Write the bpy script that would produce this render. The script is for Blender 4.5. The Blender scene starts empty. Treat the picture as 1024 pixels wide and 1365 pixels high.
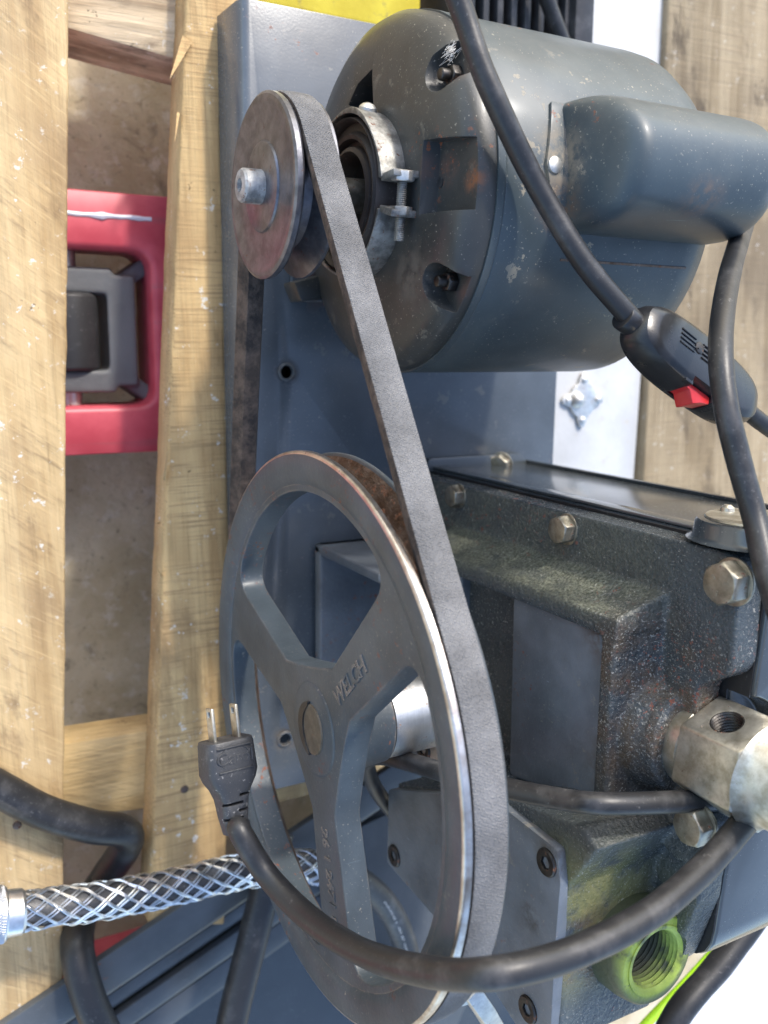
import bpy, bmesh, math, random
from mathutils import Vector, Matrix, noise as mnoise
random.seed(7)
S = bpy.context.scene
COL = S.collection
R = math.radians
V = Vector

# ------------------------------------------------------------------ camera
# world: X runs back along the pulley shafts, Y from the pump to the motor, Z up; metres, z = 0 is the top of the base plate
CAM = V((-.1572, .1704, .489))
RX, RY, RZ = V((.8767, .0099, .481)), V((-.0785, -.9835, .1633)), V((.4746, -.1809, -.8614))   # image right, image down, view
RZ.normalize(); RX = (RX - RZ * RX.dot(RZ)).normalized(); RY = RZ.cross(RX)
FPX = 1219.1
cd = bpy.data.cameras.new('camera'); cam = bpy.data.objects.new('camera', cd); COL.objects.link(cam)
cam.matrix_world = Matrix((( RX.x, -RY.x, -RZ.x, CAM.x), (RX.y, -RY.y, -RZ.y, CAM.y), (RX.z, -RY.z, -RZ.z, CAM.z), (0, 0, 0, 1)))
cd.sensor_fit = 'VERTICAL'; cd.sensor_height = 36; cd.sensor_width = 27; cd.lens = FPX / 1365 * 36
cd.clip_start = .01; cd.clip_end = 200
cd.dof.use_dof = True; cd.dof.focus_distance = .40; cd.dof.aperture_fstop = 9.0
S.camera = cam

# ------------------------------------------------------------------ sky, sun, exposure
SUN = V((.20, .74, .64)).normalized()                    # towards the sun
elev = math.asin(SUN.z); azim = math.atan2(SUN.x, SUN.y)
W = bpy.data.worlds.new('World'); S.world = W; W.use_nodes = True
nt = W.node_tree
sky = nt.nodes.new('ShaderNodeTexSky'); sky.sky_type = 'NISHITA'; sky.sun_disc = False
sky.sun_elevation = elev; sky.sun_rotation = azim; sky.air_density = 1.0; sky.dust_density = 1.6; sky.ozone_density = .6
bg = nt.nodes['Background']; nt.links.new(sky.outputs[0], bg.inputs[0]); bg.inputs[1].default_value = .15
ld = bpy.data.lights.new('sun', 'SUN'); ld.energy = 1.2; ld.angle = R(4.0); ld.color = (1, .95, .87)
sun = bpy.data.objects.new('sun', ld); COL.objects.link(sun)
sun.rotation_euler = (-SUN).to_track_quat('-Z', 'Y').to_euler()
S.view_settings.view_transform = 'Standard'; S.view_settings.look = 'None'
S.view_settings.exposure = 1.5; S.view_settings.gamma = 1.0

# ------------------------------------------------------------------ where a picture ray meets a real plane
def ray(px, py): return RX * ((px - 512) / FPX) + RY * ((py - 682.5) / FPX) + RZ
def onX(px, py, x): d = ray(px, py); return CAM + d * ((x - CAM.x) / d.x)
def onY(px, py, y): d = ray(px, py); return CAM + d * ((y - CAM.y) / d.y)
def onZ(px, py, z): d = ray(px, py); return CAM + d * ((z - CAM.z) / d.z)

# ------------------------------------------------------------------ materials
class M:
    def __init__(s, name):
        s.m = bpy.data.materials.new(name); s.m.use_nodes = True; s.t = s.m.node_tree
        s.b = s.t.nodes['Principled BSDF']; s.h = None
        s.tc = s.t.nodes.new('ShaderNodeTexCoord').outputs['Object']
    def n(s, typ, **k):
        x = s.t.nodes.new(typ)
        for a, v in k.items(): setattr(x, a, v)
        return x
    def l(s, a, b):
        if hasattr(a, 'is_output') or isinstance(a, bpy.types.NodeSocket): s.t.links.new(a, b)
        else: b.default_value = a
    def vec(s, scale=(1, 1, 1), rot=(0, 0, 0), loc=(0, 0, 0)):
        x = s.n('ShaderNodeMapping'); s.l(s.tc, x.inputs[0]); x.inputs['Scale'].default_value = scale
        x.inputs['Rotation'].default_value = rot; x.inputs['Location'].default_value = loc; return x.outputs[0]
    def noise(s, scale, det=4, rough=.55, v=None, dist=0):
        x = s.n('ShaderNodeTexNoise'); s.l(v or s.tc, x.inputs['Vector']); x.inputs['Scale'].default_value = scale
        x.inputs['Detail'].default_value = det; x.inputs['Roughness'].default_value = rough; x.inputs['Distortion'].default_value = dist
        return x.outputs[0]
    def voro(s, scale, v=None, feature='F1'):
        x = s.n('ShaderNodeTexVoronoi', feature=feature); s.l(v or s.tc, x.inputs['Vector']); x.inputs['Scale'].default_value = scale
        return x.outputs['Distance']
    def wave(s, scale, v=None, dist=2, dscale=1, det=2, prof='SIN', dir='X'):
        x = s.n('ShaderNodeTexWave', wave_profile=prof, bands_direction=dir); s.l(v or s.tc, x.inputs['Vector'])
        x.inputs['Scale'].default_value = scale; x.inputs['Distortion'].default_value = dist
        x.inputs['Detail'].default_value = det; x.inputs['Detail Scale'].default_value = dscale; return x.outputs['Fac']
    def ramp(s, f, a, b, lo=0., hi=1.):
        x = s.n('ShaderNodeMapRange', interpolation_type='SMOOTHSTEP'); s.l(f, x.inputs[0])
        for i, q in zip((1, 2, 3, 4), (a, b, lo, hi)): x.inputs[i].default_value = q
        return x.outputs[0]
    def math(s, op, a, b=0.):
        x = s.n('ShaderNodeMath', operation=op, use_clamp=False); s.l(a, x.inputs[0]); s.l(b, x.inputs[1]); return x.outputs[0]
    def mul(s, a, b): return s.math('MULTIPLY', a, b)
    def mix(s, f, a, b):
        x = s.n('ShaderNodeMix', data_type='RGBA')
        s.l(f, x.inputs[0])
        for q, i in ((a, 6), (b, 7)): s.l((*q, 1) if isinstance(q, tuple) else q, x.inputs[i])
        return x.outputs[2]
    def fmix(s, f, a, b):
        x = s.n('ShaderNodeMix', data_type='FLOAT'); s.l(f, x.inputs[0]); s.l(a, x.inputs[2]); s.l(b, x.inputs[3]); return x.outputs[0]
    def bump(s, h, strength, dist):
        x = s.n('ShaderNodeBump'); s.l(h, x.inputs['Height']); x.inputs['Strength'].default_value = strength; x.inputs['Distance'].default_value = dist
        if s.h: s.l(s.h, x.inputs['Normal'])
        s.h = x.outputs[0]; s.l(s.h, s.b.inputs['Normal'])
    def edge(s, rad, lo=.02, hi=.25):
        """bare or worn metal where the surface turns sharply"""
        bv = s.n('ShaderNodeBevel', samples=4); bv.inputs[0].default_value = rad
        g = s.n('ShaderNodeNewGeometry'); d = s.n('ShaderNodeVectorMath', operation='DOT_PRODUCT')
        s.l(bv.outputs[0], d.inputs[0]); s.l(g.outputs['Normal'], d.inputs[1])
        return s.ramp(s.math('SUBTRACT', 1., d.outputs['Value']), lo, hi)
    def blob(s, c, r0, r1):
        """1 inside a ball about a point, fading out: a local stain"""
        d = s.n('ShaderNodeVectorMath', operation='DISTANCE'); s.l(s.tc, d.inputs[0]); d.inputs[1].default_value = c
        return s.ramp(d.outputs['Value'], r0, r1, 1., 0.)
    def out(s, col, rough=.5, metal=0., spec=.5):
        s.l((*col, 1) if isinstance(col, tuple) else col, s.b.inputs['Base Color']); s.l(rough, s.b.inputs['Roughness'])
        s.l(metal, s.b.inputs['Metallic']); s.b.inputs['Specular IOR Level'].default_value = spec; return s.m

def sc(c, k): return tuple(min(1, x * k) for x in c)
RUST = (.19, .062, .025); DUST = (.36, .33, .27)
def paint(name, col, rough=.38, var=.25, speck=.5, rust=.3, cast=0., coat=0., edge=None, scratch=.4, dust=DUST, orange=.15, chips=0., dirt=None):
    m = M(name)
    c = m.mix(m.ramp(m.noise(28, 5), .3, .7), sc(col, 1 - var), sc(col, 1 + var))
    c = m.mix(m.mul(m.ramp(m.noise(9, 3), .45, .75), .35), c, sc(col, 1.45))
    r = m.fmix(m.noise(60, 4), rough * .75, min(1, rough * 1.3))
    if edge:
        e = m.mul(m.edge(edge[1]), m.ramp(m.noise(90, 4), .36, .62)); c = m.mix(e, c, edge[0])
    if scratch:
        v = m.vec((14, 260, 60), (.3, .5, .7)); sm = m.mul(m.ramp(m.noise(3.2, 3, .5, v), .70, .75), m.ramp(m.noise(22, 2), .48, .62))
        c = m.mix(m.mul(sm, scratch), c, sc(col, 3.2))
    if speck:
        s1 = m.ramp(m.noise(800, 2, .6), .655, .72); s2 = m.ramp(m.noise(300, 3, .65), .69, .74)
        sp = m.mul(m.math('MAXIMUM', s1, s2), m.ramp(m.noise(24, 3), .34, .68, .15, 1.)); sp = m.mul(sp, speck)
        c = m.mix(sp, c, dust); r = m.fmix(sp, r, .85)
    if chips:
        ch = m.mul(m.ramp(m.noise(75, 5, .72), .605, .625), m.ramp(m.noise(13, 2), .46, .56)); ch = m.mul(ch, chips)
        c = m.mix(ch, c, m.mix(m.noise(160, 3), (.20, .19, .16), (.36, .30, .21))); r = m.fmix(ch, r, .8)
        fl = m.mul(m.ramp(m.noise(16, 5, .7), .45, .75), .28 * chips); c = m.mix(fl, c, (.20, .20, .18)); r = m.fmix(fl, r, .75)
    for pos, r0, r1, colr in dirt or ():
        dm = m.mul(m.blob(pos, r0, r1), m.ramp(m.noise(140, 5, .7), .36, .62)); c = m.mix(m.mul(dm, .85), c, colr); r = m.fmix(dm, r, .9)
    if rust:
        rm = m.mul(m.ramp(m.noise(240, 4, .7), .60 , .66), m.ramp(m.noise(17, 3), .62 - .12 * rust, .74 - .12 * rust))
        c = m.mix(rm, c, m.mix(m.noise(500, 2), RUST, (.30, .10, .05))); r = m.fmix(rm, r, .9)
    if cast:
        m.bump(m.noise(420, 4, .6), .55 * cast, .0012); m.bump(m.noise(130, 3), .4 * cast, .002)
    elif orange: m.bump(m.noise(700, 2), orange, .0002)
    m.b.inputs['Coat Weight'].default_value = coat; m.b.inputs['Coat Roughness'].default_value = .18
    return m.out(c, r)

MT = {}
MT['base'] = paint('base_paint', (.080, .093, .108), .22, .14, .6, .3, scratch=.35, chips=.25,
    dirt=[((.07, .205, 0.), .004, .022, (.10, .05, .035)), ((.045, -.068, 0), .004, .012, (.12, .10, .08)), ((.048, .154, 0), .003, .010, (.07, .06, .05))])
MT['motor'] = paint('motor_paint', (.050, .066, .073), .43, .14, .9, .2, coat=.12, scratch=.6, chips=.9,
    dirt=[((.100, .246, .168), .004, .021, (.30, .25, .18)), ((.100, .228, .170), .003, .014, (.17, .10, .06)), ((.150, .226, .209), .002, .018, (.24, .15, .10)), ((.2, .24, .20), .004, .02, (.30, .29, .26))])
MT['bell'] = paint('end_bell_paint', (.036, .037, .035), .40, .18, .8, .5, coat=.1, scratch=.3, orange=.3, chips=.3,
    dirt=[((.060, .237, .165), .001, .009, (.24, .085, .03)), ((.055, .243, .146), .002, .012, (.16, .07, .045)), ((.058, .2846, .154), .002, .012, (.10, .05, .035)), ((.058, .190, .158), .002, .013, (.14, .06, .04)), ((.055, .20, .13), .003, .02, (.12, .10, .08))])
MT['wheel'] = paint('pulley_paint', (.054, .068, .079), .40, .25, .8, .9, edge=((.36, .27, .20), .0016), scratch=.4, cast=.22)
MT['wheel_in'] = MT['wheel']
MT['oilcase'] = paint('case_paint', (.048, .056, .061), .22, .12, .3, .1, coat=.6, scratch=.2)
MT['plate'] = paint('end_plate_paint', (.125, .140, .158), .42, .28, .8, .9, cast=.35, scratch=.6, chips=.35,
    dirt=[((.107, .050, .205), .004, .022, (.09, .06, .04)), ((.107, -.01, .217), .004, .026, (.10, .07, .045)), ((.075, -.04, .216), .003, .014, (.08, .07, .06)), ((.075, -.075, .205), .002, .010, (.06, .05, .04))])
MT['frame'] = paint('frame_paint', (.072, .080, .088), .42, .18, .3, .25, scratch=.6)

def m_cast():
    m = M('cast_iron_paint')
    c = m.mix(m.ramp(m.noise(22, 4), .3, .7), (.040, .048, .052), (.066, .077, .082))
    r = m.fmix(m.noise(80, 4), .15, .34)
    sep = m.n('ShaderNodeSeparateXYZ'); m.l(m.tc, sep.inputs[0])
    ol = m.mul(m.ramp(sep.outputs[1], .050, .060), m.mul(m.ramp(sep.outputs[2], .24, .19), m.ramp(sep.outputs[0], .1290, .1262, .25, 1.) if False else m.ramp(sep.outputs[0], .1295, .1262))); ol = m.mul(ol, m.ramp(m.noise(55, 4, .6), .30, .60, .35, 1.))
    c = m.mix(m.mul(ol, .85), c, m.mix(m.ramp(m.noise(800, 4, .7), .36, .66), (.065, .070, .045), (.235, .24, .175))); r = m.fmix(ol, r, .55)
    br = m.mul(m.blob((.115, .018, .222), .022, .055), m.ramp(m.noise(60, 5), .34, .60)); c = m.mix(m.mul(br, .9), c, m.mix(m.noise(300, 3), (.050, .036, .024), (.125, .090, .060)))
    g2 = m.mul(m.blob((.090, -.068, .228), .018, .050), m.ramp(m.noise(60, 4, .6), .32, .56)); c = m.mix(m.mul(g2, .85), c, m.mix(m.noise(150, 4), (.10, .105, .03), (.27, .25, .10)))
    r2 = m.mul(m.blob((.095, -.085, .232), .006, .028), m.ramp(m.noise(80, 4, .6), .40, .60)); c = m.mix(m.mul(r2, .8), c, m.mix(m.noise(300, 4), (.12, .065, .03), (.26, .14, .06)))
    sp = m.mul(m.math('MAXIMUM', m.ramp(m.noise(750, 3, .7), .60, .67), m.ramp(m.noise(330, 3, .7), .66, .71)), m.ramp(m.noise(26, 3), .34, .60, .12, 1.))
    sp = m.math('MAXIMUM', sp, m.mul(m.ramp(m.noise(820, 3, .7), .585, .66), m.blob((.116, .03, .218), .022, .055)))
    c = m.mix(m.mul(sp, .75), c, (.40, .385, .34)); r = m.fmix(sp, r, .7)
    rm = m.mul(m.mul(m.ramp(m.noise(260, 4, .7), .61, .65), m.ramp(m.noise(26, 2), .54, .66)), .8)
    rm = m.math('MAXIMUM', rm, m.mul(m.ramp(m.noise(360, 3, .7), .60, .64), m.blob((.125, .035, .236), .012, .040)))
    c = m.mix(rm, c, m.mix(m.noise(600, 2), (.15, .045, .028), (.30, .10, .06))); r = m.fmix(rm, r, .9)
    m.bump(m.noise(520, 4, .6), m.fmix(m.ramp(m.noise(30, 3), .35, .65), .35, .95) if False else .75, .0014); m.bump(m.noise(1100, 2), .35, .0005); m.bump(m.noise(120, 3), .3, .0025)
    return m.out(c, r)
def m_boss():
    m = M('stained_port_boss'); c = m.mix(m.noise(60, 4), (.040, .045, .03), (.085, .095, .04))
    g = m.mul(m.blob((.1166, -.0875, .2395), .0168, .0222), m.ramp(m.noise(70, 4, .6), .28, .48)); c = m.mix(m.mul(g, .95), c, m.mix(m.ramp(m.noise(45, 3), .35, .65), (.24, .31, .035), (.45, .55, .085)))
    k = m.ramp(m.noise(110, 5, .7), .60, .66); c = m.mix(m.mul(k, .8), c, (.06, .05, .025)); m.bump(m.noise(500, 4), .5, .0008); return m.out(c, .5)
MT['boss'] = m_boss()
MT['cast'] = m_cast()

def m_metal(name, a, b, rough=.35, rust=.2, bump=.2, brushed=None, metal=.95):
    m = M(name); c = m.mix(m.ramp(m.noise(140, 5, .65), .3, .7), a, b); r = m.fmix(m.noise(200, 4), rough * .7, rough * 1.35)
    mt = metal
    if brushed:
        w = m.noise(6, 3, .5, m.vec(brushed)); c = m.mix(m.mul(w, .5), c, sc(a, .55)); m.bump(w, .15, .0003)
    if rust:
        rm = m.ramp(m.noise(260, 5, .7), .66 - .16 * rust, .74 - .16 * rust); c = m.mix(rm, c, m.mix(m.noise(400, 3), (.10, .045, .025), (.24, .10, .05)))
        r = m.fmix(rm, r, .9); mt = m.fmix(rm, metal, .0)
    if bump: m.bump(m.noise(700, 3), bump, .0004)
    return m.out(c, r, mt)
MT['steel'] = m_metal('dull_steel', (.13, .125, .115), (.40, .39, .36), .5, .45, .4, metal=.6)
MT['zinc'] = m_metal('zinc_plate', (.50, .49, .46), (.74, .73, .69), .45, .25, .3, metal=.85)
MT['stub'] = m_metal('corroded_shaft_stub', (.16, .16, .16), (.44, .44, .43), .55, .42, .8, metal=.25)
MT['alu'] = m_metal('turned_aluminium', (.62, .62, .60), (.80, .80, .78), .32, .30, .05, (300, 3, 3))
MT['brass'] = m_metal('stained_nickel_brass', (.34, .31, .24), (.60, .57, .49), .38, .16, .2, metal=.85)
MT['brassbolt'] = m_metal('yellow_zinc_bolt', (.20, .18, .14), (.44, .41, .34), .40, .30, .3, metal=.85)
MT['black_steel'] = m_metal('black_oxide_steel', (.035, .033, .032), (.09, .085, .08), .45, .35, .3)
MT['disc'] = m_metal('browned_steel_pulley', (.10, .102, .115), (.19, .19, .21), .34, .16, .15, metal=.7)
MT['worn'] = m_metal('worn_bright_edge', (.42, .36, .31), (.66, .63, .60), .34, .25, .1)
MT['cap'] = m_metal('brown_shaft_cap', (.085, .068, .048), (.15, .12, .085), .6, .3, .3, metal=.2)
MT['ruststeel'] = m_metal('rusted_steel', (.12, .075, .05), (.25, .2, .17), .6, .75, .8)
MT['galv'] = m_metal('galvanised_wire', (.58, .59, .60), (.80, .81, .82), .32, .05, .1)

def m_rubber(name, col, rough=.45, dust=.4, bump=.2):
    m = M(name); c = m.mix(m.noise(60, 4), sc(col, .8), sc(col, 1.25))
    d = m.mul(m.ramp(m.noise(500, 3, .7), .60, .72), m.ramp(m.noise(30, 3), .35, .65, .1, 1.)); c = m.mix(m.mul(d, dust), c, (.26, .25, .24))
    h = m.mul(m.ramp(m.noise(38, 5, .7), .50, .68), .55 * dust); c = m.mix(h, c, (.17, .165, .165))
    m.bump(m.noise(900, 2), bump, .0003); return m.out(c, m.fmix(m.noise(120, 3), rough * .8, rough * 1.3))
MT['cord'] = m_rubber('black_cord_jacket', (.019, .019, .020), .40, .38)
MT['plug'] = m_rubber('plug_rubber', (.040, .041, .044), .45, 1.0, .5)
MT['plastic'] = m_rubber('black_switch_plastic', (.016, .016, .017), .28, .15, .1)
MT['ring'] = m_rubber('brown_rubber_ring', (.045, .034, .028), .5, .4, .3)
MT['dark'] = m_rubber('ribbed_black_plastic', (.030, .030, .032), .5, .5, .2)

def m_belt():
    m = M('belt_fabric')
    uv = m.n('ShaderNodeUVMap').outputs[0]
    def vm(scale, rot=0):
        x = m.n('ShaderNodeMapping'); m.l(uv, x.inputs[0]); x.inputs['Scale'].default_value = scale; x.inputs['Rotation'].default_value = (0, 0, rot); return x.outputs[0]
    vx = m.n('ShaderNodeTexVoronoi'); m.l(vm((1.25, 1, 1), R(32)), vx.inputs['Vector']); vx.inputs['Scale'].default_value = 92; vx.inputs['Randomness'].default_value = .45
    w = m.ramp(vx.outputs['Distance'], .55, .12)
    c = m.mix(m.ramp(m.noise(45, 5), .3, .7), (.105, .104, .105), (.175, .173, .174))
    c = m.mix(m.mul(m.ramp(w, .35, .8), m.ramp(m.noise(45, 4, .6), .35, .65, .12, .55)), c, (.36, .355, .345))
    f = m.ramp(m.noise(5, 4, .6, vm((150, 12, 1))), .60, .72); c = m.mix(m.mul(f, .4), c, (.42, .41, .40))
    m.bump(w, .8, .0006); m.bump(m.noise(500, 3), .3, .0004)
    return m.out(c, .85)
MT['belt'] = m_belt()
mm = M('belt_edge'); MT['beltside'] = (mm.bump(mm.noise(500, 4), .8, .001), mm.out(mm.mix(mm.ramp(mm.noise(120, 5, .7), .35, .7), (.028, .022, .019), (.115, .082, .062)), .9))[1]

def m_wood(name, a, b, dark, grain_dir='Y', saw=None, across=0., rough=.75, seed=0, spots=.4, stain=.6):
    """long fibres, growth bands, rough saw strokes at an angle, grey weather stains, pale chips"""
    m = M(name)
    def st(ang, L, loc=(0, 0, 0)):
        x = m.n('ShaderNodeMapping', vector_type='TEXTURE'); m.l(m.tc, x.inputs[0]); x.inputs['Scale'].default_value = (L, 1, 1)
        x.inputs['Rotation'].default_value = (0, 0, ang); x.inputs['Location'].default_value = loc; return x.outputs[0]
    ga = {'Y': R(91), 'X': R(1)}[grain_dir]; sd = (seed * .37, seed * .71, seed * .13)
    fib = m.noise(420, 5, .65, st(ga, 22, sd)); band = m.noise(75, 4, .6, st(ga + .03, 16, sd), .4); blot = m.noise(20, 5, .62, m.vec(loc=sd)); grey = m.noise(34, 5, .68, st(ga + .2, 2.2, sd))
    c = m.mix(m.ramp(band, .34, .66), a, b); c = m.mix(m.mul(m.ramp(fib, .46, .70), .45), c, sc(a, .62)); c = m.mix(m.mul(m.ramp(blot, .40, .68), .55), c, sc(b, 1.12))
    c = m.mix(m.mul(m.ramp(m.noise(12, 3, .6, m.vec(loc=sd)), .45, .70), .6), c, dark)
    c = m.mix(m.mul(m.ramp(grey, .54, .72), stain), c, sc(dark, .72))
    h = fib
    if saw is not None:
        k = m.noise(260, 5, .68, st(saw, 7, sd)); k2 = m.noise(560, 3, .6, st(saw + .08, 18, sd)); where = m.ramp(m.noise(24, 4, .6, m.vec(loc=(seed, 0, 0))), .36, .60)
        c = m.mix(m.mul(m.mul(m.ramp(k, .52, .72), where), .58), c, sc(dark, .75)); c = m.mix(m.mul(m.ramp(k2, .55, .70), .35), c, sc(b, 1.25))
        h = m.math('ADD', h, m.mul(k, .8))
    if across:
        w = m.noise(700, 3, .5, st(ga + R(90), 26, sd)); c = m.mix(m.mul(m.ramp(w, .5, .66), m.mul(m.ramp(blot, .38, .6), across)), c, sc(dark, .8)); h = m.math('ADD', h, m.mul(w, .5))
    if spots:
        q = m.mul(m.ramp(m.noise(150, 4, .72), .625, .66), m.ramp(m.noise(20, 2, .5, m.vec(loc=sd)), .40, .56)); c = m.mix(m.mul(q, spots), c, (.72, .68, .60))
    pit = m.mul(m.ramp(m.noise(95, 4, .7, m.vec(loc=sd)), .66, .71), m.ramp(m.noise(15, 2, .5, m.vec(loc=(0, seed, 2))), .42, .58)); c = m.mix(m.mul(pit, .8), c, sc(dark, .35))
    m.bump(h, .6, .0016); return m.out(c, rough, 0, .3)
MT['wood_old'] = m_wood('plank_wood_sawn', (.46, .31, .15), (.64, .47, .25), (.29, .19, .105), 'Y', R(-38), 0, seed=.3, spots=.9, stain=.8)
MT['wood_new'] = m_wood('plank_wood_pale', (.46, .29, .125), (.62, .425, .20), (.32, .195, .09), 'Y', None, .6, seed=2.1, spots=.8, stain=.5)
MT['wood_str'] = m_wood('stringer_wood', (.34, .245, .15), (.70, .55, .36), (.20, .14, .09), 'X', None, 0, seed=4.4, spots=.6, stain=.8)
MT['wood_x'] = m_wood('crossboard_wood', (.50, .345, .155), (.64, .475, .24), (.42, .28, .13), 'X', R(-20), 0, seed=6.2, spots=.2, stain=.25)
MT['wood_grey'] = m_wood('weathered_plank', (.27, .20, .115), (.41, .32, .20), (.14, .105, .07), 'Y', None, .2, seed=8.2, spots=.5, stain=.95)

def m_floor():
    m = M('concrete_floor'); c = m.mix(m.ramp(m.noise(14, 6, .65), .3, .7), (.43, .345, .205), (.64, .545, .375))
    c = m.mix(m.mul(m.ramp(m.noise(45, 6, .7, None, .8), .55, .72), .7), c, (.17, .135, .09)); c = m.mix(m.mul(m.ramp(m.noise(70, 5, .7), .52, .68), .6), c, (.68, .62, .50)); c = m.mix(m.ramp(m.noise(260, 4, .7), .60, .72), c, (.22, .18, .12))
    m.bump(m.noise(160, 5, .7), .5, .002); return m.out(c, .85)
MT['floor'] = m_floor()
def m_red():
    m = M('red_fork_paint'); c = m.mix(m.ramp(m.noise(40, 4), .3, .7), (.50, .060, .085), (.64, .11, .14))
    v = m.noise(80, 4, .6, m.vec((.06, 1, 1))); c = m.mix(m.mul(m.ramp(v, .58, .72), .5), c, (.35, .12, .13))
    s = m.ramp(m.noise(60, 4, .7), .68, .74); c = m.mix(s, c, (.62, .55, .56)); return m.out(c, .42)
MT['red'] = m_red()
def m_plain(name, a, b, rough, ns=30, spot=None):
    m = M(name); c = m.mix(m.ramp(m.noise(ns, 5, .6), .35, .65), a, b)
    if spot: c = m.mix(m.mul(m.ramp(m.noise(75, 5, .7), .58, .68), spot[1]), c, spot[0])
    m.bump(m.noise(250, 4), .25, .0008); return m.out(c, rough)
MT['white'] = m_plain('white_painted_board', (.50, .50, .49), (.60, .60, .59), .5, 18, ((.50, .44, .34), .55))
MT['yellow'] = m_plain('yellow_paint', (.56, .44, .03), (.68, .56, .05), .5, 30, ((.28, .22, .08), .7))
MT['redplastic'] = m_plain('red_rocker', (.48, .018, .022), (.58, .03, .03), .35)
MT['lime'] = m_plain('lime_edge', (.40, .75, .02), (.46, .82, .04), .4)
MT['whiteplastic'] = m_plain('white_plastic', (.66, .67, .76), (.74, .75, .82), .35)
MT['rollergrey'] = paint('roller_bracket_paint', (.12, .125, .13), .5, .2, .5, .2, cast=.3)
MT['lint'] = m_plain('pale_lint', (.55, .50, .44), (.75, .72, .66), .95, 200)

# ------------------------------------------------------------------ geometry helpers
class G:
    def __init__(s): s.v = []; s.f = []
    def add(s, vs, fs):
        o = len(s.v); s.v += [V(v) for v in vs]; s.f += [tuple(i + o for i in f) for f in fs]; return s
    def box(s, x0, x1, y0, y1, z0, z1):
        return s.add([(x, y, z) for x in (x0, x1) for y in (y0, y1) for z in (z0, z1)],
                     [(0, 1, 3, 2), (4, 6, 7, 5), (0, 4, 5, 1), (2, 3, 7, 6), (0, 2, 6, 4), (1, 5, 7, 3)])
    def obox(s, mat, sx, sy, sz):
        g = G().box(-sx / 2, sx / 2, -sy / 2, sy / 2, -sz / 2, sz / 2); return s.add([mat @ v for v in g.v], g.f)
    def prism(s, poly, axis, a, b):
        n = len(poly)
        def p3(q, h): return {'X': (h, q[0], q[1]), 'Y': (q[0], h, q[1]), 'Z': (q[0], q[1], h)}[axis]
        return s.add([p3(q, a) for q in poly] + [p3(q, b) for q in poly],
                     [tuple(range(n - 1, -1, -1)), tuple(range(n, 2 * n))] + [(i, (i + 1) % n, (i + 1) % n + n, i + n) for i in range(n)])
    def lathe(s, prof, o, ax, n=48, closed=False):
        ax = V(ax).normalized(); u = ax.orthogonal().normalized(); w = ax.cross(u); o = V(o); m = len(prof); vs = []
        for x, r in prof:
            for k in range(n):
                t = 2 * math.pi * k / n; vs.append(o + ax * x + (u * math.cos(t) + w * math.sin(t)) * max(r, 1e-5))
        fs = [(i * n + k, i * n + (k + 1) % n, (i + 1) % m * n + (k + 1) % n, (i + 1) % m * n + k) for i in range(m if closed else m - 1) for k in range(n)]
        if not closed: fs += [tuple(range(n - 1, -1, -1)), tuple(range((m - 1) * n, m * n))]
        return s.add(vs, fs)
    def tube(s, pts, r, n=12, up=None):
        pts = [V(p) for p in pts]; m = len(pts); rr = r if callable(r) else (lambda t: r); vs = []; u = None
        for i, p in enumerate(pts):
            t = (pts[min(i + 1, m - 1)] - pts[max(i - 1, 0)]).normalized()
            u = t.orthogonal().normalized() if u is None else (u - t * u.dot(t)).normalized()
            w = t.cross(u); q = rr(i / (m - 1))
            vs += [p + (u * math.cos(2 * math.pi * k / n) + w * math.sin(2 * math.pi * k / n)) * q for k in range(n)]
        fs = [(i * n + k, i * n + (k + 1) % n, (i + 1) * n + (k + 1) % n, (i + 1) * n + k) for i in range(m - 1) for k in range(n)]
        return s.add(vs, fs + [tuple(range(n - 1, -1, -1)), tuple(range((m - 1) * n, m * n))])
    def xf(s, mat): s.v = [mat @ v for v in s.v]; return s
def spline(pts, n=10):
    P = [V(p) for p in pts]; P = [P[0] * 2 - P[1]] + P + [P[-1] * 2 - P[-2]]; o = []
    for i in range(1, len(P) - 2):
        a, b, c, d = P[i - 1:i + 3]
        for k in range(n):
            t = k / n; o.append(.5 * ((2 * b) + (c - a) * t + (2 * a - 5 * b + 4 * c - d) * t * t + (3 * b - a - 3 * c + d) * t ** 3))
    return o + [P[-2]]
def fillet(poly, r, n=5):
    """round the corners of a 2D polygon; r a number or one per corner"""
    o = []; m = len(poly)
    for i, p in enumerate(poly):
        p = V(p); a = V(poly[i - 1]) - p; b = V(poly[(i + 1) % m]) - p; q = r[i] if isinstance(r, (list, tuple)) else r
        if q <= 0: o.append(tuple(p)); continue
        al, bl = a.length, b.length; a /= al; b /= bl; ang = a.angle(b); d = min(q / math.tan(ang / 2), al * .48, bl * .48)
        s, e = p + a * d, p + b * d
        for k in range(n + 1):
            t = k / n; o.append(tuple(s * (1 - t) ** 2 + p * 2 * t * (1 - t) + e * t * t))
    return o
def rrect(x0, x1, y0, y1, r, n=5): return fillet([(x0, y0), (x1, y0), (x1, y1), (x0, y1)], r, n)

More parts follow.
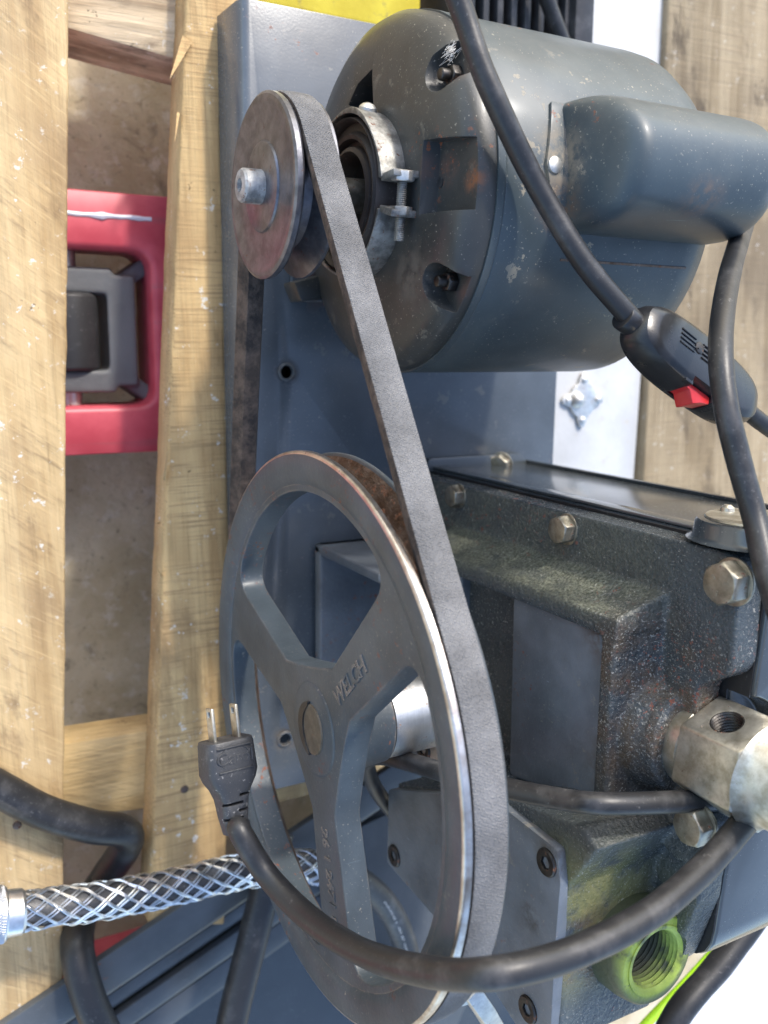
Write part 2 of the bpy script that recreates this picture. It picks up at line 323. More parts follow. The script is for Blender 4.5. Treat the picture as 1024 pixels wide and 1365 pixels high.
def me_of(name, g):
    me = bpy.data.meshes.new(name); me.from_pydata([tuple(v) for v in g.v], [], g.f)
    b = bmesh.new(); b.from_mesh(me); bmesh.ops.recalc_face_normals(b, faces=b.faces); b.to_mesh(me); b.free(); return me
def link(name, me, mat, parent=None, smooth=35):
    o = bpy.data.objects.new(name, me); COL.objects.link(o)
    if mat and not me.materials: me.materials.append(MT[mat] if isinstance(mat, str) else mat)
    if smooth: me.shade_smooth(); me.set_sharp_from_angle(angle=R(smooth))
    if parent: o.parent = parent; o.matrix_parent_inverse = base_of(parent).inverted()
    return o
def base_of(p):
    m = p.matrix_basis.copy() if not p.parent else base_of(p.parent) @ p.matrix_parent_inverse @ p.matrix_basis
    return m
def bake(o, *mods):
    """apply modifiers: ('BOOLEAN', {...}) etc."""
    for t, kw in mods:
        md = o.modifiers.new(t, t)
        for k, v in kw.items(): setattr(md, k, v)
    dg = bpy.context.evaluated_depsgraph_get(); dg.update()
    me = bpy.data.meshes.new_from_object(o.evaluated_get(dg)); old = o.data; o.modifiers.clear(); o.data = me
    return o
def obj(name, g, mat, parent=None, bevel=0, smooth=35, seg=2, cut=None, remesh=None, sub=0, blimit=30):
    o = link(name, me_of(name, g), mat, parent, 0)
    mods = []
    if remesh: mods += [('REMESH', dict(mode='VOXEL', voxel_size=remesh[0])), ('SMOOTH', dict(iterations=remesh[1], factor=.5))]
    tmp = []
    if cut:
        for c in cut:
            t = link('cutter', me_of('cutter', c), None, None, 0); tmp.append(t)
            mods.append(('BOOLEAN', dict(operation='DIFFERENCE', object=t, solver='EXACT')))
    if bevel: mods.append(('BEVEL', dict(width=bevel, segments=seg, limit_method='ANGLE', angle_limit=R(blimit))))
    if sub: mods.append(('SUBSURF', dict(levels=sub, render_levels=sub)))
    if mods: bake(o, *mods)
    for t in tmp: bpy.data.objects.remove(t)
    if not o.data.materials: o.data.materials.append(MT[mat] if isinstance(mat, str) else mat)
    if smooth: o.data.shade_smooth(); o.data.set_sharp_from_angle(angle=R(smooth if not remesh else 80))
    return o
def tag(o, label, cat, group=None, kind=None):
    if kind: o['kind'] = kind
    if label: o['label'] = label
    if cat: o['category'] = cat
    if group: o['group'] = group
    return o
def thing(name, label, cat, loc=(0, 0, 0), group=None):
    o = bpy.data.objects.new(name, None); COL.objects.link(o); o.location = loc; o.empty_display_size = .02; return tag(o, label, cat, group)
def structure(name, g, mat, **k): o = obj(name, g, mat, **k); o['kind'] = 'structure'; return o
def place(name, me, parent, pos, z, spin=0, scale=1, mat=None):
    """a copy of a shared mesh standing at pos with its local Z along z"""
    o = link(name, me, mat, parent, 0)
    q = V(z).normalized().to_track_quat('Z', 'X').to_matrix().to_4x4()
    o.matrix_basis = Matrix.Translation(V(pos)) @ q @ Matrix.Rotation(spin, 4, 'Z') @ Matrix.Scale(scale, 4)
    return o
def text_mesh(txt, size, depth, mat4):
    cu = bpy.data.curves.new('t', 'FONT'); cu.body = txt; cu.size = size; cu.extrude = depth; cu.align_x = 'CENTER'; cu.align_y = 'CENTER'; cu.resolution_u = 3
    cu.bevel_depth = depth * .5; cu.bevel_resolution = 1
    o = bpy.data.objects.new('t', cu); COL.objects.link(o); dg = bpy.context.evaluated_depsgraph_get(); dg.update()
    me = bpy.data.meshes.new_from_object(o.evaluated_get(dg)); bpy.data.objects.remove(o); me.transform(mat4); me.materials.clear(); return me

# ------------------------------------------------------------------ the setting: floor
ZF = -.17
structure('floor', G().add([(-6, -6, ZF), (6, -6, ZF), (6, 6, ZF), (-6, 6, ZF)], [(0, 1, 2, 3)]), 'floor')

# ------------------------------------------------------------------ pallets
def chip(t, z, k): return .35 * mnoise.noise(V((t * 9, z * 9, k))) + .30 * mnoise.noise(V((t * 75, k, 2))) + 1.3 * max(0, mnoise.noise(V((t * 46, 7, k))) - .42)
def quad_plank(px, z, th, jag=.0012, n=170, e0=1., e1=1.):
    """plank from four picture corners (left top, right top, right bottom, left bottom) lying at height z, its edges slightly ragged"""
    a, b, c, d = [onZ(p[0], p[1], z) for p in px]
    ux, uy = (d - a), (c - b)
    a, d = a - ux * .35 * e0, d + ux * .35 * e1; b, c = b - uy * .35 * e0, c + uy * .35 * e1
    g = G(); vs = []; fs = []; w = 7
    for i in range(n + 1):
        t = i / n; p = a.lerp(d, t); q = b.lerp(c, t); e = (q - p).normalized()
        p = p + e * jag * (chip(t, z, 1.3)); q = q + e * jag * (chip(t, z, 7.3))
        vs += [p - V((0, 0, th)), p - V((0, 0, .0015)), p + e * .0014, q - e * .0014, q - V((0, 0, .0015)), q - V((0, 0, th))]
    k = 6
    fs = [(i * k + j, i * k + (j + 1) % k, (i + 1) * k + (j + 1) % k, (i + 1) * k + j) for i in range(n) for j in range(k)] + [tuple(range(k)), tuple(range(n * k + k - 1, n * k - 1, -1))]
    return g.add(vs, fs)
ZD = -.036
pallet = thing('pallet', 'wooden pallet of tan planks carrying the pump, at left', 'pallet', (-.05, .05, ZF))
obj('plank', quad_plank([(-90, 0), (92, 0), (84, 1365), (-110, 1365)], ZD, .020), 'wood_old', pallet, smooth=50)
obj('plank', quad_plank([(249, 0), (330, 0), (300, 1232), (199, 1232)], ZD, .024, .0016, e1=0), 'wood_new', pallet, smooth=50)
for xa, xb in ((.052, .118), (.150, .222)):
    obj('plank', G().box(xa, xb, -.13, .342, ZD - .022, ZD), 'wood_new', pallet, bevel=.001)
for px, py, zz in ((23, 1100, ZD), (246, 1052, ZD)):
    q = onZ(px, py, zz); obj('nail', G().lathe([(-.004, .0026), (.0002, .0026), (.0006, .0020), (.0006, .0003)], q, (0, 0, 1), 16), 'ruststeel', pallet)
def xboard(y0, y1, x0, x1, ztop, zbot): return G().box(x0, x1, y0, y1, zbot, ztop)
ya = onZ(90, 40, -.058).y
g = G(); a0, a1 = onZ(90, 38, -.058), onZ(238, 80, -.058)
dirx = (a1 - a0).normalized(); A = a0 - dirx * .12; B = a1 + dirx * .30; nrm = V((-dirx.y, dirx.x, 0))
g.add([A, B, B + nrm * .055, A + nrm * .055] + [p - V((0, 0, .052)) for p in (A, B, B + nrm * .055, A + nrm * .055)],
      [(0, 1, 2, 3), (4, 7, 6, 5), (0, 4, 5, 1), (1, 5, 6, 2), (2, 6, 7, 3), (3, 7, 4, 0)])
obj('stringer', g, 'wood_str', pallet, bevel=.002)
g = G(); a0, a1 = onZ(85, 1090, -.060), onZ(210, 1078, -.060); b0, b1 = onZ(85, 992, -.060), onZ(210, 972, -.060)
dx = a1 - a0; A, B, Cc, D = a0 - dx, a1 + dx * 2.6, b1 + (b1 - b0) * 2.6, b0 - (b1 - b0)
g.add([A, B, Cc, D] + [p - V((0, 0, .03)) for p in (A, B, Cc, D)], [(0, 1, 2, 3), (4, 7, 6, 5), (0, 4, 5, 1), (1, 5, 6, 2), (2, 6, 7, 3), (3, 7, 4, 0)])
obj('crossboard', g, 'wood_x', pallet, bevel=.002)
# raised splinters along the plank edge
g = G()
for (px, py, qx, qy, w) in ((250, 52, 226, 106, .0030), (214, 697, 206, 698, .0007), (217, 770, 209, 757, .0008), (219, 640, 224, 600, .0007), (238, 150, 233, 190, .0008)):
    a = onZ(px, py, ZD + .001); b = onZ(qx, qy, ZD + .006); e = (b - a).cross(V((0, 0, 1))).normalized() * w
    obj('splinter', G().add([a - e, a + e, a + V((0, 0, -.003)), b], [(0, 1, 3), (1, 2, 3), (2, 0, 3), (0, 2, 1)]), 'wood_new', pallet, smooth=0)

p2 = thing('pallet', 'weathered brown wooden pallet board beyond the white board, at right', 'pallet', (.45, .2, ZF))
obj('plank', quad_plank([(892, 0), (1290, 0), (1290, 800), (850, 800)], -.036, .022, .0008), 'wood_grey', p2, smooth=50)
obj('runner', G().box(.40, .48, -.25, .75, ZF, -.06), 'wood_str', p2, bevel=.002)

# ------------------------------------------------------------------ white board with its bracket, yellow board, ribbed bin
wb = thing('board', 'white painted board with a zinc corner bracket beside the pump base', 'board', (.32, .2, -.07))
A, B, Cc, D = [onZ(px, py, -.042) for px, py in ((776, 0), (892, 0), (838, 760), (722, 760))]
A, B = A + (A - D) * .3, B + (B - Cc) * .3; D, Cc = D - (A - D) * .2, Cc - (B - Cc) * .2
g = G().add([A, B, Cc, D] + [p - V((0, 0, .1)) for p in (A, B, Cc, D)], [(0, 1, 2, 3), (4, 7, 6, 5), (0, 4, 5, 1), (1, 5, 6, 2), (2, 6, 7, 3), (3, 7, 4, 0)])
obj('panel', g, 'white', wb, bevel=.003)
c = onZ(776, 533, -.0405)
lob = []
for k in range(48):
    t = 2 * math.pi * k / 48; r = .0125 + .0075 * max(0, math.cos(4 * t)) ** 1.5; lob.append((c.x + r * math.cos(t), c.y + r * 1.05 * math.sin(t)))
br = obj('bracket', G().prism(lob, 'Z', -.0412, -.0388), 'zinc', wb, bevel=.0006)
for k in range(4): obj('rivet', G().lathe([(0, .0028), (.0012, .0026), (.002, .0012)], (c.x + .0145 * math.cos(k * math.pi / 2), c.y + .015 * math.sin(k * math.pi / 2), -.0390), (0, 0, 1), 14), 'zinc', br)
obj('knob', G().lathe([(0, .0065), (.002, .0055), (.0045, .0035), (.0055, .001)], (c.x - .006, c.y, -.0389), (0, 0, 1), 20), 'zinc', br)

a = onZ(300, -40, -.045); b = onZ(590, 24, -.045)
tag(obj('board', G().box(a.x, b.x - .016, b.y - .012, b.y + .12, -.08, -.045), 'yellow', None, .002), 'scuffed yellow painted board past the far end of the pump base', 'board')
a = onZ(628, 50, -.03); b = onZ(776, 50, -.03)
tb = thing('crate', 'black ribbed plastic crate at the top edge beside the white board', 'crate', ((a.x + b.x) / 2, a.y + .1, -.15))
obj('side', G().box(a.x - .01, b.x, a.y + .008, a.y + .2, -.15, -.034), 'dark', tb, .002)
for k in range(9):
    x = a.x - .006 + k * .0108; obj('rib', G().box(x, x + .0048, a.y - .03, a.y + .2, -.033, -.024), 'dark', tb, .0012)
obj('rim', G().box(b.x - .016, b.x, a.y - .034, a.y + .2, -.0332, -.018), 'dark', tb, .002)

# ------------------------------------------------------------------ red pallet jack forks under the deck
ZJ = -.098
jack = thing('pallet_jack', 'red pallet jack with its fork under the wooden deck', 'pallet jack', (0, .18, ZF))
ft, fb = onZ(90, 250, ZJ), onZ(90, 608, ZJ); it, ib = onZ(205, 345, ZJ), onZ(205, 545, ZJ)
xe = onZ(223, 420, ZJ).x; xi = onZ(204, 420, ZJ).x
out = [(-.5, fb.y), (xe + .16, fb.y), (xe + .16, ft.y), (-.5, ft.y)]
hole = rrect(-.17, xi, fb.y + .030, ft.y - .034, .012)
obj('fork', G().prism(out, 'Z', ZJ - .045, ZJ), 'red', jack, bevel=.004, seg=3, cut=[G().prism(hole, 'Z', ZJ - .2, ZJ + .1)])
obj('weld_stripe', G().tube([(-.15 + (xe + .142) * k / 40, ft.y - .0145 + .0006 * mnoise.noise(V((k * .4, 3, 1))), ZJ - .0004) for k in range(41)], lambda t: .0015 + .0007 * mnoise.noise(V((t * 24, 2, 5))) + .0012 * math.exp(-((t - .80) / .018) ** 2), 8), 'whiteplastic', jack)
hy0, hy1 = fb.y + .030, ft.y - .034
x0 = onZ(98, 450, ZJ).x + .006
rb = G(); xm = onZ(150, 450, ZJ - .02).x
rb.box(xm - .004, xm + .014, hy0 + .012, hy1 - .014, ZJ - .045, ZJ - .012)
rb.box(x0 - .03, xm, hy0 + .008, hy0 + .022, ZJ - .045, ZJ - .012); rb.box(x0 - .03, xm, hy1 - .026, hy1 - .010, ZJ - .045, ZJ - .012)
rb.obox(Matrix.Translation((xm + .016, hy0 + .010, ZJ - .03)) @ Matrix.Rotation(R(-35), 4, 'Z'), .030, .010, .026)
rb.obox(Matrix.Translation((xm + .016, hy1 - .012, ZJ - .03)) @ Matrix.Rotation(R(35), 4, 'Z'), .030, .010, .026)
obj('roller_bracket', rb, 'rollergrey', jack, remesh=(.0014, 6))
obj('roller', G().lathe([(0, .016), (.002, .018), (.046, .018), (.048, .016)], (x0 - .004, (hy0 + hy1) / 2 - .026, ZJ - .024), (0, 1, 0), 28), 'dark', jack, .0008)
obj('axle', G().lathe([(0, .006), (hy1 - hy0, .006)], (x0 - .004, hy0, ZJ - .024), (0, 1, 0), 16), 'zinc', jack)
obj('fork', G().box(-.5, .10, -.46, -.262, ZJ - .045, ZJ), 'red', jack, bevel=.004, seg=3)

# ------------------------------------------------------------------ grey steel frame, lower left
fr = thing('steel_frame', 'grey painted angle steel frame below the big pulley at lower left', 'frame', (.02, -.2, -.1))
r0, r1 = onZ(145, 1330, -.030), onZ(335, 1200, -.030); d = (r1 - r0).normalized(); nn = V((-d.y, d.x, 0))
up = onZ(117, 1285, -.034); wtop = abs((up - r0).dot(nn))
def beam(p, w1, drop, h, name='rail', mat='frame'):
    """bent sheet rail: flat top, rounded ridge, falling face"""
    L0, L1 = p - d * .25, p + d * .32
    sec = [(w1, -.006), (w1, 0), (.004, 0), (.0008, -.0014), (-.002, -.005), (-drop, -h), (-drop + .003, -h - .001), (.0005, -.008), (w1 - .002, -.004)]
    g = G(); vs = [q + nn * s + V((0, 0, t)) for q in (L0, L1) for s, t in sec]; m = len(sec)
    return g.add(vs, [(i, (i + 1) % m, (i + 1) % m + m, i + m) for i in range(m)] + [tuple(range(m)), tuple(range(2 * m - 1, m - 1, -1))])
obj('rail', beam(r0, wtop, .021, .034), 'frame', fr, bevel=.0008)
for off, w1_, dz_ in ((.031, .012, -.026), (.050, .016, -.024), (.074, .020, -.030)):
    obj('rail', beam(r0 - nn * off + V((0, 0, dz_)), w1_, .010, .022), 'frame', fr, bevel=.0008)
obj('tray', G().prism([tuple((r0 - nn * .09 + d * a + nn * b).xy) for a, b in ((-.25, -.25), (.4, -.25), (.4, .06), (-.25, .06))], 'Z', -.094, -.090), 'oilcase', fr)
# a bright bent gusset seen through the pulley window
gp = [onZ(px, py, -.045) for px, py in ((400, 1140), (525, 1082), (640, 1300), (600, 1390), (520, 1330))]
obj('gusset', G().prism([(p.x, p.y) for p in gp], 'Z', -.049, -.045), 'frame', fr, bevel=.001)

# ------------------------------------------------------------------ THE VACUUM PUMP
pump = thing('vacuum_pump', 'belt driven vacuum pump with grey motor, pulleys and cast iron housing', 'vacuum pump', (.13, .12, 0))
# base plate: folded tray with a rolled front edge
bx0, bx1, by0, by1 = .0235, .244, -.100, .347
sec = [(bx1, 0), (bx0 + .0055, 0), (bx0 + .0030, -.0006), (bx0 + .0012, -.0022), (bx0, -.0055), (bx0 - .001, -.034), (bx0 + .001, -.034), (bx0 + .0022, -.0060), (bx0 + .0032, -.0038), (bx0 + .0046, -.0028), (bx0 + .0058, -.0025), (bx1 - .002, -.0025), (bx1 - .002, -.03), (bx1, -.03)]
m = len(sec)
g = G().add([(x, y, z) for y in (by0, by1) for x, z in sec], [(i, (i + 1) % m, (i + 1) % m + m, i + m) for i in range(m)] + [tuple(range(m)), tuple(range(2 * m - 1, m - 1, -1))])
ho = [onZ(382, 496, 0), onZ(380, 985, 0)]
base = obj('base_plate', g, 'base', pump, cut=[G().lathe([(-.02, .0036), (.02, .0036)], (h.x, h.y, 0), (0, 0, 1), 24) for h in ho], bevel=.0006)
for h in ho: obj('grommet', G().lathe([(-.002, .0036), (.0009, .0037), (.0012, .0044), (.0006, .0053), (-.0005, .0054), (-.002, .005)], (h.x, h.y, 0), (0, 0, 1), 24, True), 'base', base)
obj('end_flange', G().box(bx0 + .012, bx1 - .003, by1 - .003, by1 - .0005, -.03, -.003), 'base', base)

obj('hole_shade_sheet', G().box(bx0 + .004, bx1 - .004, by0 + .004, by1 - .004, -.034, -.031), 'dark', base)  # dark sheet added beneath the base, standing in for shade inside its holes
# shared fasteners
def hexhead(af, h):
    r = af / math.sqrt(3); g = G(); n = 6
    hx = [(r * math.cos(k * math.pi / 3), r * math.sin(k * math.pi / 3)) for k in range(6)]
    N = 36; vs = []
    for z, k in ((0, 0), (h * .86, 0), (h, 1)):
        for i in range(N):
            t = 2 * math.pi * i / N; s = math.pi / 3; f = (t % s) - s / 2; rr = (af / 2) / math.cos(f); rr = min(rr, af * .49) if k else rr; vs.append((rr * math.cos(t), rr * math.sin(t), z - (0 if k else max(0, rr - af * .5) * .0)))
    fs = [(i + j * N, (i + 1) % N + j * N, (i + 1) % N + (j + 1) * N, i + (j + 1) * N) for j in range(2) for i in range(N)] + [tuple(range(N - 1, -1, -1)), tuple(range(2 * N, 3 * N))]
    return g.add(vs, fs)
g = hexhead(.0125, .0062); g.lathe([(-.0012, .0078), (0, .0078)], (0, 0, 0), (0, 0, 1), 28)
me_hex = me_of('hex_bolt', g)
tmp = link('t', me_hex, 'brassbolt', None, 0); bake(tmp, ('BEVEL', dict(width=.00035, segments=2, limit_method='ANGLE', angle_limit=R(25)))); me_hex = tmp.data; bpy.data.objects.remove(tmp)
me_hex.shade_smooth(); me_hex.set_sharp_from_angle(angle=R(30))
g = G().lathe([(-.002, .0046), (.0002, .0046), (.0006, .0042), (.0006, .0026)], (0, 0, 0), (0, 0, 1), 28)
g = G()
N = 24; ringz = [(-.003, .0055), (.0004, .0055), (.0010, .0050), (.0010, .0030)]
vs = []
for z, r in ringz:
    vs += [(r * math.cos(2 * math.pi * k / N), r * math.sin(2 * math.pi * k / N), z) for k in range(N)]
for z in (.0008, -.0025):
    for k in range(N):
        t = 2 * math.pi * k / N; f = (t % (math.pi / 3)) - math.pi / 6; r = .0023 / math.cos(f); vs.append((r * math.cos(t), r * math.sin(t), z))
g.add(vs, [(i + j * N, (i + 1) % N + j * N, (i + 1) % N + (j + 1) * N, i + (j + 1) * N) for j in range(5) for i in range(N)] + [tuple(range(5 * N, 6 * N)), tuple(range(N - 1, -1, -1))])
me_soc = me_of('socket_screw', g); me_soc.materials.append(MT['black_steel']); me_soc.shade_smooth(); me_soc.set_sharp_from_angle(angle=R(35))

h = onZ(668, 618, .006)
place('hex_bolt', me_hex, base, h, (-.8, -.2, .55), .3)
obj('foot_bracket', G().prism(fillet([(onZ(570, 604, .004).x, h.y + .006), (onZ(686, 600, .004).x + .004, h.y + .006), (onZ(724, 632, .004).x, h.y - .016), (onZ(560, 650, .004).x, h.y - .016)], .003), 'Z', .0004, .006), 'oilcase', base, bevel=.0006)

# ---- motor
MY, MZ, MR = .2384, .0886, .0821
xr, xb = .0695, .2075
prof = [(xr, MR - .004), (xr, MR), (xr + .0035, MR), (xr + .0042, MR - .0005), (xr + .005, MR - .0001), (xr + .06, MR), (xb - .028, MR), (xb - .020, MR - .0006), (xb - .010, MR - .005), (xb - .003, MR - .013), (xb, MR - .026), (xb, .02)]
motor = obj('motor', G().lathe([(x - xr, r) for x, r in prof], (xr, MY, MZ), (1, 0, 0), 128), 'motor', pump, smooth=28)
bp = [(xr + .0002, .030), (xr + .0002, MR - .0008), (xr - .006, MR - .0012), (xr - .0105, MR - .004), (xr - .014, MR - .0095), (xr - .0160, MR - .018), (xr - .0170, MR - .030), (xr - .0172, .040), (xr - .0172, .030)]
def mpt(px, py, x): p = onX(px, py, x); return p
cuts = []
for px, py, ang in ((598, 74, 54.7), (601, 402, 123)):
    p = onX(px, py, .056); a = math.atan2(p.z - MZ, p.y - MY); er = V((0, math.cos(a), math.sin(a)))
    # slot open outwards, its floor back near the rim
    poly = []
    for k in range(13):
        t = math.pi / 2 + math.pi * k / 12; poly.append((.0098 * math.cos(t), .0090 * math.sin(t)))
    poly += [(.030, -.0090), (.030, .0090)]
    vs2 = [(MY + (.0735 + q[0]) * math.cos(a) - q[1] * math.sin(a), MZ + (.0735 + q[0]) * math.sin(a) + q[1] * math.cos(a)) for q in poly]
    cuts.append(G().prism(vs2, 'X', .02, .0655))
# flat notch for the thermal cover
nc = [onX(px, py, .056) for px, py in ((574, 188), (705, 166), (712, 262), (568, 287))]
cuts.append(G().prism([(p.y, p.z) for p in nc], 'X', .02, .0612))
# vent slot, upper left
vp = [onX(px, py, .053) for px, py in ((497, 92), (500, 150), (478, 150), (466, 140), (478, 112))]
cuts.append(G().prism([(p.y, p.z) for p in vp], 'X', .02, .09))
vp2 = [onX(px, py, .053) for px, py in ((500, 455), (470, 440), (460, 410), (470, 395))]
bell = obj('end_bell', G().lathe([(x - xr, r) for x, r in reversed(bp)], (xr, MY, MZ), (1, 0, 0), 144), 'bell', motor, cut=cuts, bevel=.0012, seg=3, smooth=40, blimit=38)
obj('inner_shield', G().lathe([(0, .02), (0, MR - .004), (.002, MR - .004)], (xr - .001, MY, MZ), (1, 0, 0), 48), 'dark', motor)
for px, py in ((598, 74), (601, 402)):
    p = onX(px, py, .056); p = V((.0652, p.y, p.z)); a = math.atan2(p.z - MZ, p.y - MY); p.y = MY + .0705 * math.cos(a); p.z = MZ + .0705 * math.sin(a)
    tb_ = obj('through_bolt', hexhead(.0078, .0045).lathe([(.0045, .0026), (.0085, .0026), (.009, .002)], (0, 0, 0), (0, 0, 1), 14).xf(Matrix.Translation(p) @ V((-1, 0, 0)).to_track_quat('Z', 'X').to_matrix().to_4x4()), 'black_steel', motor, .0003)
# lint caught round the upper bolt
p = onX(601, 70, .0605); g = G()
for k in range(70):
    a = V((random.gauss(0, .0006), random.gauss(0, .0014), random.gauss(0, .0010))); b = a + V((random.gauss(0, .0008), random.gauss(0, .0008), random.gauss(0, .0008))); mid = (a + b) / 2 + V((random.gauss(0, .001),) * 3)
    g.tube([p + a, p + mid, p + b], .00009, 3)
l_ = obj('lint', g, 'lint', motor, smooth=0); l_['kind'] = 'stuff'
hp = onX(578, 242, .0575); obj('pin_hole', G().lathe([(0, .0021), (.0004, .0021)], (.0608, hp.y, hp.z), (1, 0, 0), 20), 'cord', motor)
# rubber mounting ring, clamp band, shaft
x = .0405
obj('mounting_ring', G().lathe([(a_, r_ * .865) for a_, r_ in [(.022, .020), (.001, .0205), (-.001, .0222), (.000, .0245), (.003, .0252), (.003, .0275), (-.0005, .0285), (-.001, .0305), (.002, .0325), (.002, .0365), (-.002, .0375), (-.003, .0385), (.003, .0400), (.022, .0400)]], (x + .002, MY, MZ), (1, 0, 0), 96), 'ring', motor, smooth=50)
band = G(); N = 90; vs = []
a0, a1 = R(106), R(106 + 340)
for k in range(N + 1):
    t = a0 + (a1 - a0) * k / N
    wob = .0008 * math.sin(5 * t)
    for xx, r in ((x - .001, .0372 + wob), (x + .0120, .0372), (x + .0120, .0352), (x - .001, .0352)):
        vs.append((xx, MY + r * math.cos(t), MZ + r * math.sin(t)))
band.add(vs, [(k * 4 + j, k * 4 + (j + 1) % 4, k * 4 + 4 + (j + 1) % 4, k * 4 + 4 + j) for k in range(N) for j in range(4)] + [(0, 1, 2, 3), (N * 4 + 3, N * 4 + 2, N * 4 + 1, N * 4)])
for t in (a0, a1):
    er = V((0, math.cos(t), math.sin(t))); et = V((0, -math.sin(t), math.cos(t)))
    mt = Matrix((( 1, 0, 0, x + .0062), (0, er.y, et.y, MY + er.y * .0420), (0, er.z, et.z, MZ + er.z * .0420), (0, 0, 0, 1)))
    band.obox(mt, .0130, .0115, .0030)
band = obj('clamp_band', band, 'steel', motor, bevel=.0005, smooth=40)
tm = (a0 + a1 - 2 * math.pi) / 2; er = V((0, math.cos(tm), math.sin(tm))); et = V((0, -math.sin(tm), math.cos(tm)))
pc = V((x + .0062, MY, MZ)) + er * .0435
g = G().tube([pc - et * .0085, pc + et * .0195], .0021, 14)
for k in range(34): g.lathe([(-.00018, .0021), (0, .00238), (.00018, .0021)], pc + et * (.0190 - k * .00082), et, 14)
obj('clamp_screw', g, 'steel', motor, smooth=60)
mq = et.to_track_quat('Z', 'X').to_matrix().to_4x4()
obj('clamp_nut', hexhead(.0090, .0042).xf(Matrix.Translation(pc - et * .0092) @ mq), 'zinc', motor, .0003)
obj('clamp_nut', hexhead(.0088, .0040).xf(Matrix.Translation(pc + et * .0052) @ mq), 'steel', motor, .0003)
te = R(18); obj('band_rivet', G().lathe([(0, .0042), (.002, .0040), (.0035, .0025), (.004, .0008)], V((x + .006, MY + .0367 * math.cos(te), MZ + .0367 * math.sin(te))), (0, math.cos(te), math.sin(te)), 20), 'zinc', motor)
obj('cradle', G().prism(fillet([(MY - .018, .0003), (MY + .03, .0003), (MY + .024, .035), (MY + .01, .05), (MY - .012, .05), (MY - .018, .035)], .004), 'X', x + .0155, x + .0195), 'base', motor, bevel=.0008)
obj('foot', G().box(.05, .18, MY - .045, MY + .045, .0003, .004).box(.07, .076, MY - .03, MY + .03, .003, .03).box(.16, .166, MY - .03, MY + .03, .003, .03), 'base', motor, bevel=.0008)
fp = [onZ(px, py, .03) for px, py in ((392, 376), (455, 360), (466, 395), (402, 402))]
obj('foot_tab', G().prism([(p.x, p.y) for p in fp], 'Z', .014, .030), 'bell', motor, bevel=.001)
obj('shaft', G().lathe([(.018, .0075), (.05, .0079)], (0, MY, MZ), (1, 0, 0), 32), 'brassbolt', motor)

# capacitor cover: half capsule along the motor
def cap_cover():
    ca = R(90); g = G(); vs = []; nx, nu = 26, 28; W_ = .0275; H_ = .0385
    xs0, xs1 = .1035, .206
    er = V((0, math.cos(ca), math.sin(ca))); et = V((0, math.sin(ca), -math.cos(ca)))      # et along +Y
    for i in range(nx + 1):
        t = i / nx; xx = xs0 + (xs1 - xs0) * (t * t * 1.6 if t < .4 else .256 + (t - .4) * 1.24)
        a = min(1, (xx - xs0) / .0135); b = min(1, (xs1 - xx) / .020)
        k = (1 - (1 - a) ** 2.6) ** .55 * (1 - (1 - b) ** 2.2) ** .5
        w = W_ * (.80 + .20 * min(1, k)); h = H_ * k
        for j in range(nu + 1):
            s = -1 + 2 * j / nu; th = s * math.pi / 2
            y = w * (abs(math.sin(th)) ** .88) * (1 if s >= 0 else -1); z = max(0, math.cos(th)) ** .72 * h
            # seat on the barrel
            ang = y / MR; rb = MR - .0012
            vs.append(V((xx, MY + .007, MZ)) + et * (y) + er * (rb * math.cos(ang * .98) + z - (0.002 if z < .0005 else 0)))
    m = nu + 1
    g.add(vs, [(i * m + j, i * m + j + 1, (i + 1) * m + j + 1, (i + 1) * m + j) for i in range(nx) for j in range(nu)])
    return g
obj('capacitor_cover', cap_cover(), 'motor', motor, smooth=60, sub=1)
# riveted lip at the front of the cover
g = G(); N = 20; vs = []
for k in range(N + 1):
    y = -.026 + .052 * k / N
    for xx, dr in ((.0925 + .006 * abs(k / N - .5) * 2, .0018), (.112, .0018), (.112, -.002), (.0925 + .006 * abs(k / N - .5) * 2, -.002)):
        aa = R(90) - (y + .0065) / MR; r = MR + dr; vs.append((xx, MY + r * math.cos(aa), MZ + r * math.sin(aa)))
g.add(vs, [(k * 4 + j, k * 4 + (j + 1) % 4, k * 4 + 4 + (j + 1) % 4, k * 4 + 4 + j) for k in range(N) for j in range(4)] + [(0, 1, 2, 3), (N * 4 + 3, N * 4 + 2, N * 4 + 1, N * 4)])
lip = obj('cover_lip', g, 'motor', motor, bevel=.0005)
q = onX(722, 205, .1); obj('lip_screw', G().lathe([(0, .0035), (.001, .0034), (.0018, .002)], (.0965, MY + MR * math.cos(R(86)), MZ + MR * math.sin(R(86)) + .0016), (0, math.cos(R(86)), math.sin(R(86))), 20), 'zinc', motor)
g = G(); N = 12; vs = []
for xx in (.108, .184):
    for aa, dr in ((R(112), -.001), (R(112), .0003), (R(112.7), .0003), (R(112.8), -.001)): vs.append((xx, MY + (MR + dr) * math.cos(aa), MZ + (MR + dr) * math.sin(aa)))
g.add(vs, [(j, (j + 1) % 4, 4 + (j + 1) % 4, 4 + j) for j in range(4)] + [(0, 1, 2, 3), (7, 6, 5, 4)])
obj('cover_seam', g, 'ruststeel', motor)

